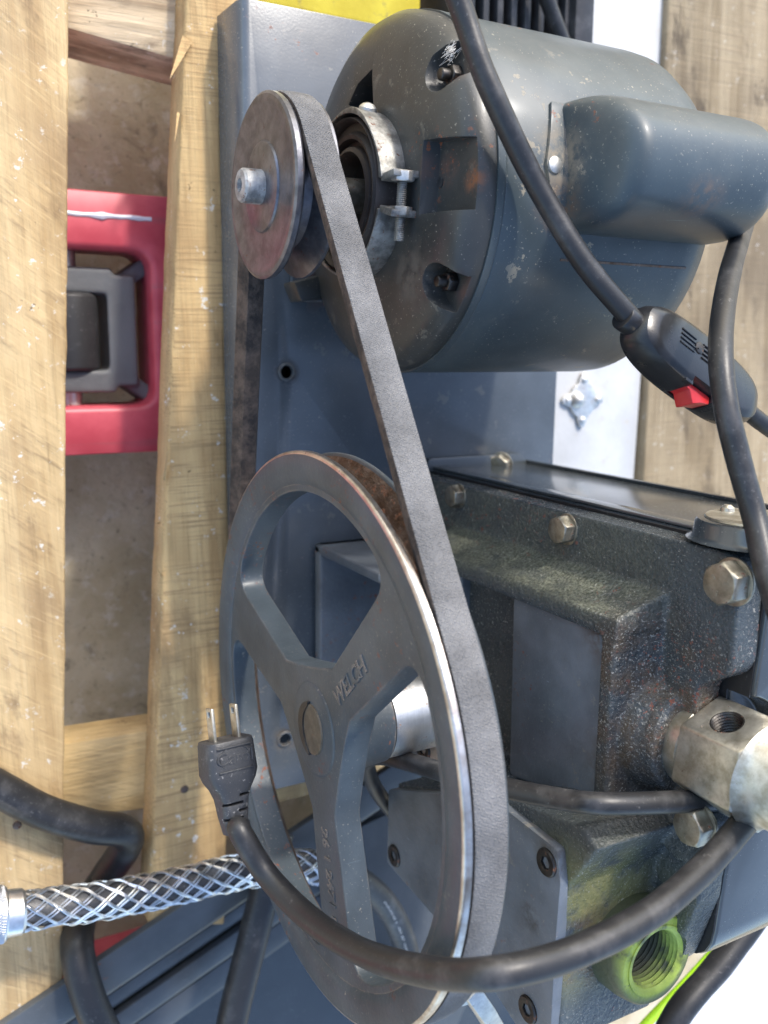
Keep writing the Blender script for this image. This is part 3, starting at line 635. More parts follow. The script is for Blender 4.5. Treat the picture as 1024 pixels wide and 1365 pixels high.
# ---- small pulley
sr = .0397
prof = [(-.0012, .0005), (-.0012, .0185), (-.0009, .0192), (.0000, .0197), (.0002, .0335), (-.0008, .0360), (-.0008, sr - .0012), (0, sr), (.0022, sr), (.0032, sr - .0006), (.0062, .026), (.0130, .026), (.0175, sr - .0026), (.0180, sr - .0012), (.0196, sr - .0012), (.0204, sr - .002), (.0198, .018), (.030, .0175), (.030, .0005)]
mp = obj('motor_pulley', G().lathe(prof, (0, MY, MZ), (1, 0, 0), 128), 'disc', pump, smooth=30)
q = onX(341, 246, -.006)
obj('shaft_end', G().lathe([(-.0012, .0075), (-.0095, .0074), (-.0105, .0066), (-.0108, .0030), (-.0085, .0024), (-.0085, .0003)], (0, MY, MZ), (1, 0, 0), 32), 'stub', mp, smooth=35)

# ---- big spoked pulley
BY, BZ, BR = 0., .1361, .125
def pol(r, deg): return (BY + r * math.cos(R(deg)), BZ + r * math.sin(R(deg)))
def wheel_holes():
    hs = []
    # spoke centre lines at 45, 165 and -75 degrees; half width 12 mm at the hub, 15.5 mm at the rim
    sp = (46.5, 165.5, -73.5)
    for i in range(3):
        a, b = sp[i], sp[(i + 1) % 3]
        if b < a: b += 360
        ro = .1070; pts = []
        def off(ang, r, w, sgn): return V((r * math.cos(R(ang)) - sgn * w * math.sin(R(ang)), r * math.sin(R(ang)) + sgn * w * math.cos(R(ang))))
        s0, s1 = off(a, .030, .0118, 1), off(a, .1045, .0155, 1); e1, e0 = off(b, .1045, .0155, -1), off(b, .030, .0118, -1)
        A0 = math.degrees(math.atan2(s1.y, s1.x)); A1 = math.degrees(math.atan2(e1.y, e1.x))
        while A1 < A0: A1 += 360
        poly = [s0, s1]; rad = [.004, .0]
        # rounded shoulder into the rim arc
        arc = [V((ro * math.cos(R(t)), ro * math.sin(R(t)))) for t in [A0 + 8 + (A1 - A0 - 16) * k / 26 for k in range(27)]]
        mids = (a + b) / 2; c0 = V((.0270 * math.cos(R(mids)), .0270 * math.sin(R(mids))))
        corner0 = V((ro * math.cos(R(A0)), ro * math.sin(R(A0)))); corner1 = V((ro * math.cos(R(A1)), ro * math.sin(R(A1))))
        def bez(p, c, q, n=6): return [p * (1 - t) ** 2 + c * 2 * t * (1 - t) + q * t * t for t in [k / n for k in range(n + 1)]]
        s1b = s0.lerp(s1, .84); e1b = e0.lerp(e1, .84)
        loop = bez(s1b, corner0, arc[0]) + arc[1:-1] + bez(arc[-1], corner1, e1b) + bez(e0.lerp(e1, .10), c0, s0.lerp(s1, .10))
        hs.append([(BY + p.x, BZ + p.y) for p in loop])
    return hs
def wheel():
    xf, xk = .0024, .0150       # spoke web front and back
    b = bmesh.new(); N = 160
    holes = wheel_holes()
    prof_out = [(xf, .1100), (.0014, .1112), (.0003, .1150), (0, .1235), (.0006, BR), (.0032, BR), (.0042, BR - .0012), (.0070, .1115), (.0136, .1115), (.0175, BR - .0032), (.0180, BR - .0016), (.0194, BR - .0016), (.0198, BR - .0026), (.0198, .1170), (xk, .1100)]
    rings = []
    for x, r in prof_out:
        rings.append([b.verts.new((x, BY + r * math.cos(2 * math.pi * k / N), BZ + r * math.sin(2 * math.pi * k / N))) for k in range(N)])
    for i in range(len(rings) - 1):
        for k in range(N): b.faces.new((rings[i][k], rings[i][(k + 1) % N], rings[i + 1][(k + 1) % N], rings[i + 1][k]))
    for side, ring, x in ((0, rings[0], xf), (1, rings[-1], xk)):
        ed = [b.edges.get((ring[k], ring[(k + 1) % N])) for k in range(N)]
        for hl in holes:
            vs = [b.verts.new((x, p[0], p[1])) for p in hl]
            ed += [b.edges.new((vs[k], vs[(k + 1) % len(vs)])) for k in range(len(vs))]
            hl_store.append(vs)
        bmesh.ops.triangle_fill(b, use_beauty=True, use_dissolve=False, edges=ed, normal=(-1 if side == 0 else 1, 0, 0))
    for i in range(3):
        f_, k_ = hl_store[i], hl_store[i + 3]; L = len(f_)
        for k in range(L): b.faces.new((f_[k], f_[(k + 1) % L], k_[(k + 1) % L], k_[k]))
    bmesh.ops.recalc_face_normals(b, faces=b.faces)
    me = bpy.data.meshes.new('drive_pulley'); b.to_mesh(me); b.free(); return me
hl_store = []
wheel_o = link('drive_pulley', wheel(), 'wheel', pump, 0)
bake(wheel_o, ('BEVEL', dict(width=.0026, segments=4, limit_method='ANGLE', angle_limit=R(55))))
wheel_o.data.shade_smooth(); wheel_o.data.set_sharp_from_angle(angle=R(38))
# rusty groove faces: the material slot follows the radius and depth of the face
wheel_o.data.materials.append(MT['ruststeel']); wheel_o.data.materials.append(MT['worn'])
for f in wheel_o.data.polygons:
    c = f.center; r = math.hypot(c.y - BY, c.z - BZ)
    if .0040 < c.x < .0176 and r > .1095 and abs(f.normal.x) < .98: f.material_index = 1
    elif r > .1233 and c.x < .0034: f.material_index = 2
obj('hub', G().lathe([(.0016, .0003), (.0016, .0200), (.0020, .0212), (.003, .0220), (.012, .0228), (.024, .0212), (.0330, .0208), (.0336, .0200), (.0336, .006)], (0, BY, BZ), (1, 0, 0), 80), 'wheel', wheel_o, smooth=40)
obj('shaft_end', G().lathe([(0, .0003), (0, .0112), (.0006, .0116), (.004, .0116)], (.0008, BY, BZ), (1, 0, 0), 48), 'cap', wheel_o, smooth=40)
g = G(); vs = []; N = 30                          # dark half-moon slot round the shaft end
for k in range(N + 1):
    t = R(-10 - 165 * k / N)
    for r in (.0124 - .0042 * math.sin(math.pi * k / N) ** .5 - .0004, .0126):
        vs.append((.0002, BY + r * math.cos(t), BZ + r * math.sin(t))); vs.append((.0019, BY + r * math.cos(t), BZ + r * math.sin(t)))
g.add(vs, [(k * 4 + a, k * 4 + b, k * 4 + 4 + b, k * 4 + 4 + a) for k in range(N) for a, b in ((0, 2), (2, 3), (3, 1), (1, 0))] + [(0, 1, 3, 2), (N * 4 + 2, N * 4 + 3, N * 4 + 1, N * 4)])
obj('key_slot', g, 'cord', wheel_o)
# raised letters on the spokes: local x along the reading direction, local z out of the face
def on_spoke(r, deg, read, across=0, x=.0024):
    c = V((x - .0001, BY + r * math.cos(R(deg)) - across * math.sin(R(deg)), BZ + r * math.sin(R(deg)) + across * math.cos(R(deg))))
    ux = V((0, math.cos(R(read)), math.sin(R(read)))); uz = V((-1, 0, 0)); uy = uz.cross(ux)
    return Matrix(((ux.x, uy.x, uz.x, c.x), (ux.y, uy.y, uz.y, c.y), (ux.z, uy.z, uz.z, c.z), (0, 0, 0, 1)))
link('raised_lettering', text_mesh('WELCH', .0105, .00035, on_spoke(.0500, 46.5, 46.5)), 'wheel', wheel_o, 30)
link('raised_lettering', text_mesh('26 1 2471 81', .0090, .00030, on_spoke(.068, 165.5, 165.5)), 'wheel', wheel_o, 30)

# ---- belt: one closed loop round both pulleys, its own thickness
def belt():
    R1, R2 = BR - .0003, sr - .0003; c1, c2 = V((BY, BZ)), V((MY, MZ)); dv = c2 - c1; L = dv.length; base_a = math.atan2(dv.y, dv.x); al = math.acos((R1 - R2) / L)
    pts = []
    a0 = base_a + al; a1 = base_a - al + 2 * math.pi
    for k in range(121): t = a0 + (a1 - a0) * k / 120; pts.append((c1 + V((math.cos(t), math.sin(t))) * R1, V((math.cos(t), math.sin(t)))))
    b0, b1 = base_a - al, base_a + al
    p_, q_ = pts[-1][0], c2 + V((math.cos(b0), math.sin(b0))) * R2
    for k in range(1, 60): pts.append((p_.lerp(q_, k / 60), V((math.cos(b0), math.sin(b0)))))
    for k in range(61): t = b0 + (b1 - b0) * k / 60; pts.append((c2 + V((math.cos(t), math.sin(t))) * R2, V((math.cos(t), math.sin(t)))))
    p_, q_ = pts[-1][0], pts[0][0]
    for k in range(1, 60): pts.append((p_.lerp(q_, k / 60), V((math.cos(b1), math.sin(b1)))))
    secs = [(.0038, -.0012), (.0042, .0004), (.0050, .0009), (.0108, .0011), (.0166, .0009), (.0174, .0004), (.0178, -.0012), (.0145, -.0085), (.0068, -.0085)]
    b = bmesh.new(); rings = []; ln = [0.]
    for i, (p, n) in enumerate(pts):
        rings.append([b.verts.new((x, p.x + n.x * h, p.y + n.y * h)) for x, h in secs])
        if i: ln.append(ln[-1] + (p - pts[i - 1][0]).length)
    uvl = b.loops.layers.uv.new('UVMap'); m = len(secs); n_ = len(rings); tot = ln[-1] + (pts[0][0] - pts[-1][0]).length
    for i in range(n_):
        for j in range(m):
            f = b.faces.new((rings[i][j], rings[i][(j + 1) % m], rings[(i + 1) % n_][(j + 1) % m], rings[(i + 1) % n_][j]))
            l0, l1 = ln[i], ln[i + 1] if i + 1 < n_ else tot; ww = [secs[j][0], secs[(j + 1) % m][0]]
            for lp, (a, c) in zip(f.loops, ((l0, ww[0]), (l0, ww[1]), (l1, ww[1]), (l1, ww[0]))): lp[uvl].uv = (a * 10, c * 10)
            f.material_index = 0 if 0 < j < 5 else 1
    bmesh.ops.recalc_face_normals(b, faces=b.faces); me = bpy.data.meshes.new('drive_belt'); b.to_mesh(me); b.free()
    me.materials.append(MT['belt']); me.materials.append(MT['beltside']); return me
bl = link('drive_belt', belt(), None, pump, 40)
# ---- shaft seal collar
collar = obj('seal_collar', G().lathe([(.0338, .004), (.0338, .0190), (.0343, .0198), (.0640, .0196), (.0650, .0210), (.0650, .0330), (.0700, .0335), (.0700, .004)], (0, BY, BZ), (1, 0, 0), 80), 'alu', pump, smooth=35)
for px, py in ((543, 899), (546, 985)):
    p = onX(px, py, .060); obj('socket_screw', G().lathe([(0, .0022), (0, .0046), (-.0008, .0050), (-.009, .0050), (-.009, .0003)][::-1], (.060 - .001, p.y, p.z), (-1, 0, 0), 20).lathe([(-.004, .0018), (-.0005, .0018)], (.056, p.y, p.z), (-1, 0, 0), 6), 'black_steel', collar, .0004)

# ---- cast housing
FX = .128
YT = .0580; XR = .105
def hsg():
    g = G()
    fl = fillet([(.0915, .001), (.0915, .2555), (.043, .2555), (.034, .2390), (-.026, .2390), (-.036, .2495), (-.060, .2480), (-.100, .236), (-.100, .001)], [.002, .010, .012, .008, .008, .010, .02, .012, .004])
    g.prism(fl, 'X', FX, .1425)
    g.prism([(XR, YT - .009), (XR, YT), (XR + .006, YT + .0016), (FX + .004, .0705), (FX + .004, YT - .009)], 'Z', .055, .2150)   # +Y wall with draft
    g.prism([(XR, .2060), (XR, .2140), (XR + .012, .2155), (FX + .004, .2205), (FX + .004, .2060)], 'Y', -.050, YT)                # top wall sloping up to the flange
    g.add([(XR, YT, .2130), (FX + .004, .0705, .2130), (FX + .004, .052, .2130), (XR, .052, .2130), (XR, YT, .2145), (FX + .004, .0702, .2210), (FX + .004, .052, .2210), (XR, .052, .2145)], [(0, 1, 2, 3), (7, 6, 5, 4), (0, 4, 5, 1), (1, 5, 6, 2), (2, 6, 7, 3), (3, 7, 4, 0)])
    g.box(.120, FX + .004, -.095, YT, .010, .2145)             # back of the recess
    g.box(XR, FX + .004, -.052, -.043, .09, .2140)
    # boss under the intake fitting
    c = onZ(926, 988, .2315); g.lathe([(-.026, .0285), (-.0165, .0283), (-.0125, .0274), (-.0095, .0262), (-.0080, .0250), (-.0025, .0244), (-.0006, .0236), (0, .0222), (0, .001)], (c.x, c.y, .2315), (0, 0, 1), 56)
    # pump module behind the end plate
    pl = [onX(px, py, .076) for px, py in ((690, 1072), (770, 1106), (790, 1136), (752, 1185), (743, 1258), (739, 1400), (640, 1300), (518, 1150), (525, 1045))]
    g.prism([(p.y, p.z) for p in pl], 'X', .0785, FX + .004)
    # outlet boss
    o = onZ(876, 1281, .238)
    b4 = onX(918, 1103, FX); g.lathe([(0, .013), (.02, .016)], (FX - .006, b4.y, b4.z), (1, 0, 0), 24)
    return g, c, o, b4
hg, hc, oc, b4 = hsg()
house = obj('pump_housing', hg, 'cast', pump, remesh=(.00110, 5), cut=[G().lathe([(-.036, .0152), (.05, .0152)], oc, (0, 0, 1), 48), G().box(.1425, .3, -.3, .3, -.1, .3)])
obj('outlet_boss', G().lathe([(-.06, .0250), (-.008, .0222), (-.001, .0206), (.0, .0196), (.0, .0150), (-.06, .0150)], oc, (0, 0, 1), 56, True), 'boss', house, smooth=40)
pn = [onX(px, py, .1080) for px, py in ((683, 788), (803, 842), (806, 1082), (677, 1035))]
obj('cover_panel', G().prism(fillet([(p.y, p.z) for p in pn], .004), 'X', .1080, .121), 'plate', house, bevel=.0024, seg=3)
rm = [onX(px, py, .0935) for px, py in ((600, 735), (812, 838), (818, 870), (815, 1090))]
for px, py, s in ((600, 662, .92), (743, 707, 1.0), (963, 778, 1.25)):
    p = onX(px, py, FX - .006); b_ = place('hex_bolt', me_hex, house, (FX - .0005, p.y, p.z), (-1, 0, 0), random.random() * 1.0, s)
    if s > 1.1: p3 = p
p = onX(918, 1103, FX - .012); place('hex_bolt', me_hex, house, (FX - .0062, p.y, p.z), (-1, 0, 0), .2, 1.15)
def head_marks(p, x):
    me = bpy.data.meshes.new('marks'); b = bmesh.new()
    for k, ch in enumerate('S58'):
        a = R(70 + 120 * k); c = V((x, p.y + .0036 * math.cos(a), p.z + .0036 * math.sin(a))); ux = V((0, -math.sin(a), math.cos(a))); uz = V((-1, 0, 0)); uy = uz.cross(ux)
        t = text_mesh(ch, .0030, .00012, Matrix(((ux.x, uy.x, uz.x, c.x), (ux.y, uy.y, uz.y, c.y), (ux.z, uy.z, uz.z, c.z), (0, 0, 0, 1)))); b.from_mesh(t)
    b.to_mesh(me); b.free(); return me
link('head_marking', head_marks(p3, FX - .0005 - .0062 * 1.25), 'brassbolt', house, 30)
link('head_marking', head_marks(p, FX - .0062 - .0062 * 1.15), 'brassbolt', house, 30)
# threaded outlet
g = G(); pr = []
for k in range(15): pr += [(-.0012 - k * .0022, .0134), (-.0022 - k * .0022, .0145)]
pr = [(.0004, .0164), (.0003, .0148)] + pr; pr2 = [(z, .0140) for z in (pr[-1][0], -.001)] 
obj('outlet_thread', G().lathe(pr + [(pr[-1][0], .0152), (-.0008, .0164)], oc, (0, 0, 1), 44, True), 'boss', house, smooth=50)
obj('outlet_bottom', G().lathe([(0, .0003), (0, .0149), (.001, .0149)], oc - V((0, 0, .0345)), (0, 0, 1), 32), 'dark', house)

# ---- front end plate with socket screws
pl = [onX(px, py, .0745) for px, py in ((655, 1064), (678, 1082), (743, 1133), (747, 1178), (740, 1262), (733, 1400), (690, 1370), (640, 1292), (516, 1150), (518, 1052))]
plate = obj('end_plate', G().prism(fillet([(p.y, p.z) for p in pl], .003, 3), 'X', .0745, .0800), 'plate', pump, bevel=.0008)
for px, py in ((525, 1141), (728, 1150), (703, 1346), (566, 998)):
    p = onX(px, py, .0738); place('socket_screw', me_soc, plate, (.0742, p.y, p.z), (-1, 0, 0), .3, 1.12)
p = onX(572, 1000, .070); obj('screw_boss', G().lathe([(0, .0095), (.0006, .0102), (.014, .0105)], (.0735 - .008, p.y, p.z), (1, 0, 0), 32), 'plate', plate, .0008)
q = onX(566, 998, .0655); place('socket_screw', me_soc, plate, (.0652, q.y, q.z), (-1, 0, 0), .1, 1.15)

# ---- lower front frame of the pump seen through the pulley window
e0 = onY(434, 731, .0535); 
fxa = e0.x
ff = G().box(fxa, FX + .002, .0475, .0535, .004, .085).box(fxa, FX + .002, -.06, .0535, .004, .012).box(FX - .014, FX, -.06, .0535, .004, .085)
obj('foot_casting', ff, 'plate', house, bevel=.0018, seg=3)

# ---- oil case behind
cx1 = .2185
oc_g = G().prism(fillet([(.0935, .002), (.0935, .2600), (-.098, .2450), (-.098, .002)], [.002, .012, .02, .003]), 'X', .1432, cx1)
case = obj('oil_case', oc_g, 'oilcase', pump, bevel=.0016, seg=3, cut=[G().lathe([(.2425, .0275), (.3, .0275)], (hc.x, hc.y, 0), (0, 0, 1), 40)])
obj('gasket', G().prism(fillet([(.0925, .002), (.0925, .2575), (-.098, .2440), (-.098, .002)], [.002, .011, .02, .003]), 'X', .1424, .1433), 'cord', case, cut=[G().lathe([(.2420, .0270), (.3, .0270)], (hc.x, hc.y, 0), (0, 0, 1), 40)])
obj('case_edge', G().prism(fillet([(.0955, .002), (.0955, .2600), (.0935, .2600), (.0935, .002)], .0004), 'X', cx1 - .002, cx1 + .0012), 'oilcase', case, bevel=.0004)
obj('case_rim', G().box(.1434, .1530, .0936, .0952, .003, .250), 'oilcase', case, bevel=.0007)
gc = onY(1012, 692, .102)
sg = obj('sight_glass_boss', G().lathe([(0, .0272), (.0008, .0258), (.0020, .0246), (.0070, .0240), (.0082, .0232), (.0085, .0220), (.0085, .0003)], (gc.x - .001, .0936, gc.z), (0, 1, 0), 56), 'oilcase', case, smooth=40)
obj('brass_cap', G().lathe([(0, .0003), (0, .0205), (.0008, .0200), (.0008, .0003)][1:3] + [(.0008, .0003)], (gc.x - .001, .1022, gc.z), (0, 1, 0), 48), 'brass', case)
for s in (-1, 1): obj('cap_screw', G().lathe([(0, .0030), (.0015, .0028), (.0026, .0014)], (gc.x - .001, .1030, gc.z + s * .0152), (0, 1, 0), 18), 'brass', case)
obj('cap_slot', G().box(gc.x - .004, gc.x + .002, .1028, .1032, gc.z - .006, gc.z + .006), 'cord', case)

# ---- intake fitting: hex nipple standing on the boss
fit = thing('x', None, None) if False else None
z0 = .2335; fa = R(22)
g = G().lathe([(-.003, .0188), (.0, .0192), (.0045, .0192), (.0050, .0186), (.0056, .0192), (.0062, .0192)], (hc.x, hc.y, z0), (0, 0, 1), 48)
intake = obj('intake_fitting', g, 'brass', pump, smooth=40)
N = 6; rr = .0235
hexp = [(hc.x + rr * math.cos(fa + k * math.pi / 3), hc.y + rr * math.sin(fa + k * math.pi / 3)) for k in range(6)]
fc = V((hc.x, hc.y, z0 + .018))
fdir = V((math.cos(fa + math.pi / 2 ), math.sin(fa + math.pi / 2), 0))
best = max(range(6), key=lambda k: (V((math.cos(fa + R(30) + k * R(60)), math.sin(fa + R(30) + k * R(60)), 0))).dot(V((-.55, .83, 0))))
fdir = V((math.cos(fa + R(30) + best * R(60)), math.sin(fa + R(30) + best * R(60)), 0))
obj('hex_body', G().prism(hexp, 'Z', z0 + .006, z0 + .036), 'brass', intake, bevel=.0010, seg=2, cut=[G().lathe([(0, .0064), (.03, .0064)], (hc.x, hc.y, z0 + .0200), fdir, 28)])
obj('barrel', G().lathe([(0, .0222), (.0045, .0186), (.110, .0182)], (hc.x, hc.y, z0 + .0358), (0, 0, 1), 48), 'brass', intake, smooth=40)
g = G()
for k in range(8): g.lathe([(-.0006, .0063), (0, .0058), (.0006, .0063), (.0006, .0068), (-.0006, .0068)], V((hc.x, hc.y, z0 + .020)) + fdir * (.0195 - k * .0014), fdir, 28, True)
obj('hole_thread', g, 'black_steel', intake, smooth=50)

# ------------------------------------------------------------------ cords
def dent(r, seed): return lambda t: r * (1 + .035 * mnoise.noise(V((t * 9, seed, 1))) + .02 * mnoise.noise(V((t * 31, seed, 4))))
def cord_pts(lst):
    o = []
    for e in lst:
        px, py, k, v = e; o.append({'x': onX, 'y': onY, 'z': onZ}[k](px, py, v))
    return spline(o, 10)
# cord over the motor with its inline switch
sw = thing('power_cord', 'black power cord running over the motor to an inline red rocker switch', 'power cord', (.1, .25, .17))
pa = onZ(852, 436, .196); pb = onZ(1004, 552, .196)
obj('cord', G().tube(cord_pts([(588, -60, 'z', .172), (618, 20, 'z', .174), (640, 85, 'z', .178), (668, 150, 'z', .181), (712, 240, 'z', .1815), (775, 345, 'z', .190), (830, 412, 'z', .196), (860, 445, 'z', .196)]), dent(.0046, 1), 16), 'cord', sw, smooth=60)
obj('cord', G().tube(cord_pts([(985, 536, 'z', .196), (1006, 556, 'z', .196), (1040, 580, 'z', .196), (1090, 610, 'z', .190)]), dent(.0041, 2), 16), 'cord', sw, smooth=60)
c = onZ(921, 491, .196); du = (pb - pa).normalized(); dw = V((0, 0, 1)); dw = (dw - du * dw.dot(du)).normalized(); dv = dw.cross(du)
dw = (dw * .95 + dv * .30).normalized(); dv = dw.cross(du).normalized()
MS = Matrix(((du.x, dv.x, dw.x, c.x), (du.y, dv.y, dw.y, c.y), (du.z, dv.z, dw.z, c.z), (0, 0, 0, 1)))
Ls = (pb - pa).length * 1.0
def sw_out(k, w, n=24):
    o = []
    for i in range(2 * n):
        t = 2 * math.pi * i / (2 * n); cx, sy = math.cos(t), math.sin(t)
        o.append((k * Ls / 2 * math.copysign(abs(cx) ** .75, cx), w * math.copysign(abs(sy) ** .62, sy)))
    return o
WS = .0150
g = G(); lv = [(-.0085, .80, .78), (-.0065, .95, .95), (-.002, 1, 1), (.0035, .99, .98), (.0075, .94, .90), (.0092, .86, .78), (.0096, .80, .70)]
vs = []; n2 = 48
for z, k, w in lv: vs += [V((x, y, z)) for x, y in sw_out(k, WS * w)]
g.add(vs, [(i + j * n2, (i + 1) % n2 + j * n2, (i + 1) % n2 + (j + 1) * n2, i + (j + 1) * n2) for j in range(len(lv) - 1) for i in range(n2)] + [tuple(range(n2 - 1, -1, -1)), tuple(range((len(lv) - 1) * n2, len(lv) * n2))])
notch = G().box(-.009, .013, WS * .62, WS * 2, .0005, .02) if False else G().box(-.0078, .0102, -WS * 2, -WS * .70, -.0045, .0125)
swb = obj('inline_switch', g.xf(MS), 'plastic', sw, cut=[notch.xf(MS)], bevel=.0005, smooth=50)
for y in (-.0032, -.0011, .0010, .0031): obj('rib', G().obox(MS @ Matrix.Translation((-.0158, y + .0028, .0095)), .0100, .0009, .0012), 'plastic', swb, .0003)
for y in (-.0032, -.0011, .0010, .0031): obj('rib', G().obox(MS @ Matrix.Translation((-.0020, y + .0028, .0097)), .0080, .0009, .0012), 'plastic', swb, .0003)
obj('screw', G().lathe([(0, .0028), (.0006, .0027), (.0010, .0018), (.0010, .0002)], (-.0082, .0030, .0094), (0, 0, 1), 20).obox(Matrix.Translation((-.0082, .0030, .0106)) @ Matrix.Rotation(.7, 4, 'Z'), .0044, .0006, .0004).xf(MS), 'black_steel', swb)
rk = [(-.0072, 0), (.0095, 0), (.0095, .0035), (.0040, .0055), (-.0010, .0082), (-.0042, .0030), (-.0072, .0030)]
g = G().prism([(x, -WS * .74 - y) for x, y in rk], 'Z', -.0040, .0050).xf(MS); obj('red_rocker', g, 'redplastic', swb, bevel=.0006)
for xx in (-.0090, .0120): obj('guard', G().obox(MS @ Matrix.Translation((xx, -WS * .80, .0052)), .0050, .0040, .0060), 'plastic', swb, .0005)
obj('strain_relief', G().tube([c - du * (Ls * .56), c - du * (Ls * .44)], .0057, 20), 'plastic', swb, .0008)

tag(obj('cord', G().tube(cord_pts([(1008, 255, 'z', .158), (992, 300, 'z', .168), (972, 370, 'z', .205), (961, 450, 'z', .230), (966, 530, 'z', .242), (984, 610, 'z', .248), (1006, 690, 'z', .255), (1028, 780, 'z', .270), (1070, 900, 'z', .29)]), dent(.0048, 3), 16), 'cord', None, smooth=60),
    'black cord hanging from the capacitor cover down across the inline switch', 'cord')

pc_ = thing('power_cord', 'black power cord sweeping across the big pulley and ending in a plug', 'power cord', (-.02, -.05, .1))
pth = cord_pts([(1085, 960, 'z', .236), (1030, 1050, 'z', .250), (985, 1105, 'z', .268), (930, 1165, 'z', .276), (860, 1222, 'z', .282), (760, 1272, 'z', .284), (650, 1298, 'z', .280), (560, 1293, 'x', -.010), (480, 1268, 'x', -.013), (410, 1222, 'x', -.018), (355, 1165, 'x', -.026), (322, 1112, 'x', -.034), (318, 1100, 'x', -.034)])
obj('cord', G().tube(pth, dent(.0052, 9), 16), 'cord', pc_, smooth=60)
# plug: tapered block, ribbed strain relief, two flat prongs
e = onX(312, 1098, -.034); tip = onX(300, 985, -.034); ud = (tip - e).normalized(); LP = (tip - e).length
wd = (CAM - e); wd = (wd - ud * wd.dot(ud)).normalized(); vd = wd.cross(ud).normalized()        # vd: image left-right; wd: towards the viewer
wd2 = (wd * .90 - vd * .42).normalized(); wd2 = (wd2 - ud * wd2.dot(ud)).normalized(); vd = ud.cross(wd2).normalized(); wd = wd2
MP = Matrix(((vd.x, ud.x, wd.x, e.x), (vd.y, ud.y, wd.y, e.y), (vd.z, ud.z, wd.z, e.z), (0, 0, 0, 1)))
sgn = 1
g = G(); prf = [(-.10, .24, .24), (0, .27, .28), (.10, .31, .30), (.30, .32, .32), (.42, .40, .36), (.52, .52, .40), (.62, .58, .42), (.96, .55, .40), (1.0, .53, .38)]
vs = []; n2 = 28
for t, a, b in prf:
    for i in range(n2):
        q = 2 * math.pi * i / n2; cx, sy = math.cos(q), math.sin(q); k = .85 if t < .3 else .5
        vs.append(V((a * LP * .5 * 1.12 * math.copysign(abs(cx) ** k, cx), t * LP, b * LP * .5 * 1.12 * math.copysign(abs(sy) ** k, sy))))
g.add(vs, [(i + j * n2, (i + 1) % n2 + j * n2, (i + 1) % n2 + (j + 1) * n2, i + (j + 1) * n2) for j in range(len(prf) - 1) for i in range(n2)] + [tuple(range(n2 - 1, -1, -1)), tuple(range((len(prf) - 1) * n2, len(prf) * n2))])
cts = []
for t, xx in ((.36, .14), (.27, -.05), (.18, .12), (.09, -.06)):
    cts.append(G().obox(MP @ Matrix.Translation((xx * LP, t * LP, .16 * LP)), .24 * LP, .035 * LP, .20 * LP))
plug = obj('plug', g.xf(MP), 'plug', pc_, cut=cts, bevel=.0004, smooth=45)
for k in (0, 5): obj('grip_line', G().obox(MP @ Matrix.Translation((0, (.66 + .055 * k) * LP, .232 * LP)), .44 * LP if k in (0, 5) else .10 * LP, .0007, .0010), 'plug', plug, .0002)
for s in (-1, 1):
    pr_ = G().obox(MP @ Matrix.Translation((s * .155 * LP, 1.19 * LP, 0)), .0016, .40 * LP, .0062)
    obj('prong', pr_, 'brass', plug, bevel=.0005, cut=[G().obox(MP @ Matrix.Translation((s * .155 * LP, 1.31 * LP, 0)), .01, .0026, .0026)])
mt = MP @ Matrix.Translation((0, .80 * LP, .2235 * LP)) ; link('raised_lettering', text_mesh('Carol', .0078, .00025, mt), 'plug', plug, 30)
g = G(); ring = [MP @ V((.19 * LP * math.cos(2 * math.pi * k / 40), .80 * LP + .145 * LP * math.sin(2 * math.pi * k / 40), .2235 * LP)) for k in range(41)]
obj('raised_oval', g.tube(ring, .00030, 6), 'plug', plug)

tag(obj('cord', G().tube(cord_pts([(1040, 1030, 'z', .243), (985, 1062, 'z', .249), (900, 1069, 'z', .2475), (800, 1071, 'z', .2420), (735, 1063, 'x', .068), (680, 1052, 'x', .060), (620, 1038, 'x', .052), (560, 1020, 'x', .046), (510, 1008, 'x', .043), (489, 1016, 'x', .046), (500, 1050, 'x', .066), (530, 1090, 'x', .085), (565, 1130, 'x', .092)]), dent(.0044, 4), 16), 'cord', None, smooth=60),
    'black cord passing behind the big pulley and under the hex fitting', 'cord')
tag(obj('cord', G().tube(cord_pts([(1080, 1115, 'z', .17), (1020, 1205, 'z', .17), (960, 1285, 'z', .17), (905, 1350, 'z', .17), (870, 1420, 'z', .17)]), dent(.0075, 5), 16), 'cord', None, smooth=60),
    'black cord lying beside the lime edged white panel at lower right', 'cord')
tag(obj('cord', G().tube(cord_pts([(715, -40, 'z', -.01), (735, 15, 'z', -.012), (752, 60, 'z', -.014), (775, 110, 'z', -.02), (800, 170, 'z', -.025)]), .0050, 14), 'cord', None, smooth=60),
    'black cord crossing the ribbed crate at the top edge behind the motor', 'cord')
# thick cable on the planks
tag(obj('cable', G().tube(cord_pts([(-60, 1020, 'z', -.020), (0, 1052, 'z', -.022), (60, 1083, 'z', -.024), (120, 1101, 'z', -.026), (165, 1108, 'z', -.032), (168, 1128, 'z', -.045), (140, 1170, 'z', -.075), (112, 1215, 'z', -.060), (103, 1262, 'z', -.026), (118, 1330, 'z', -.012), (150, 1400, 'z', -.006)]), .0098, 18), 'cord', None, smooth=60),
    'thick black cable bent over the left plank of the pallet', 'cable')
tag(obj('cable', G().tube(cord_pts([(372, 1110, 'z', -.03), (355, 1180, 'z', -.02), (335, 1260, 'z', -.015), (312, 1350, 'z', -.01), (300, 1420, 'z', -.005)]), .0100, 18), 'cord', None, smooth=60),
    'dark cable running down over the grey steel frame beside the big pulley', 'cable')

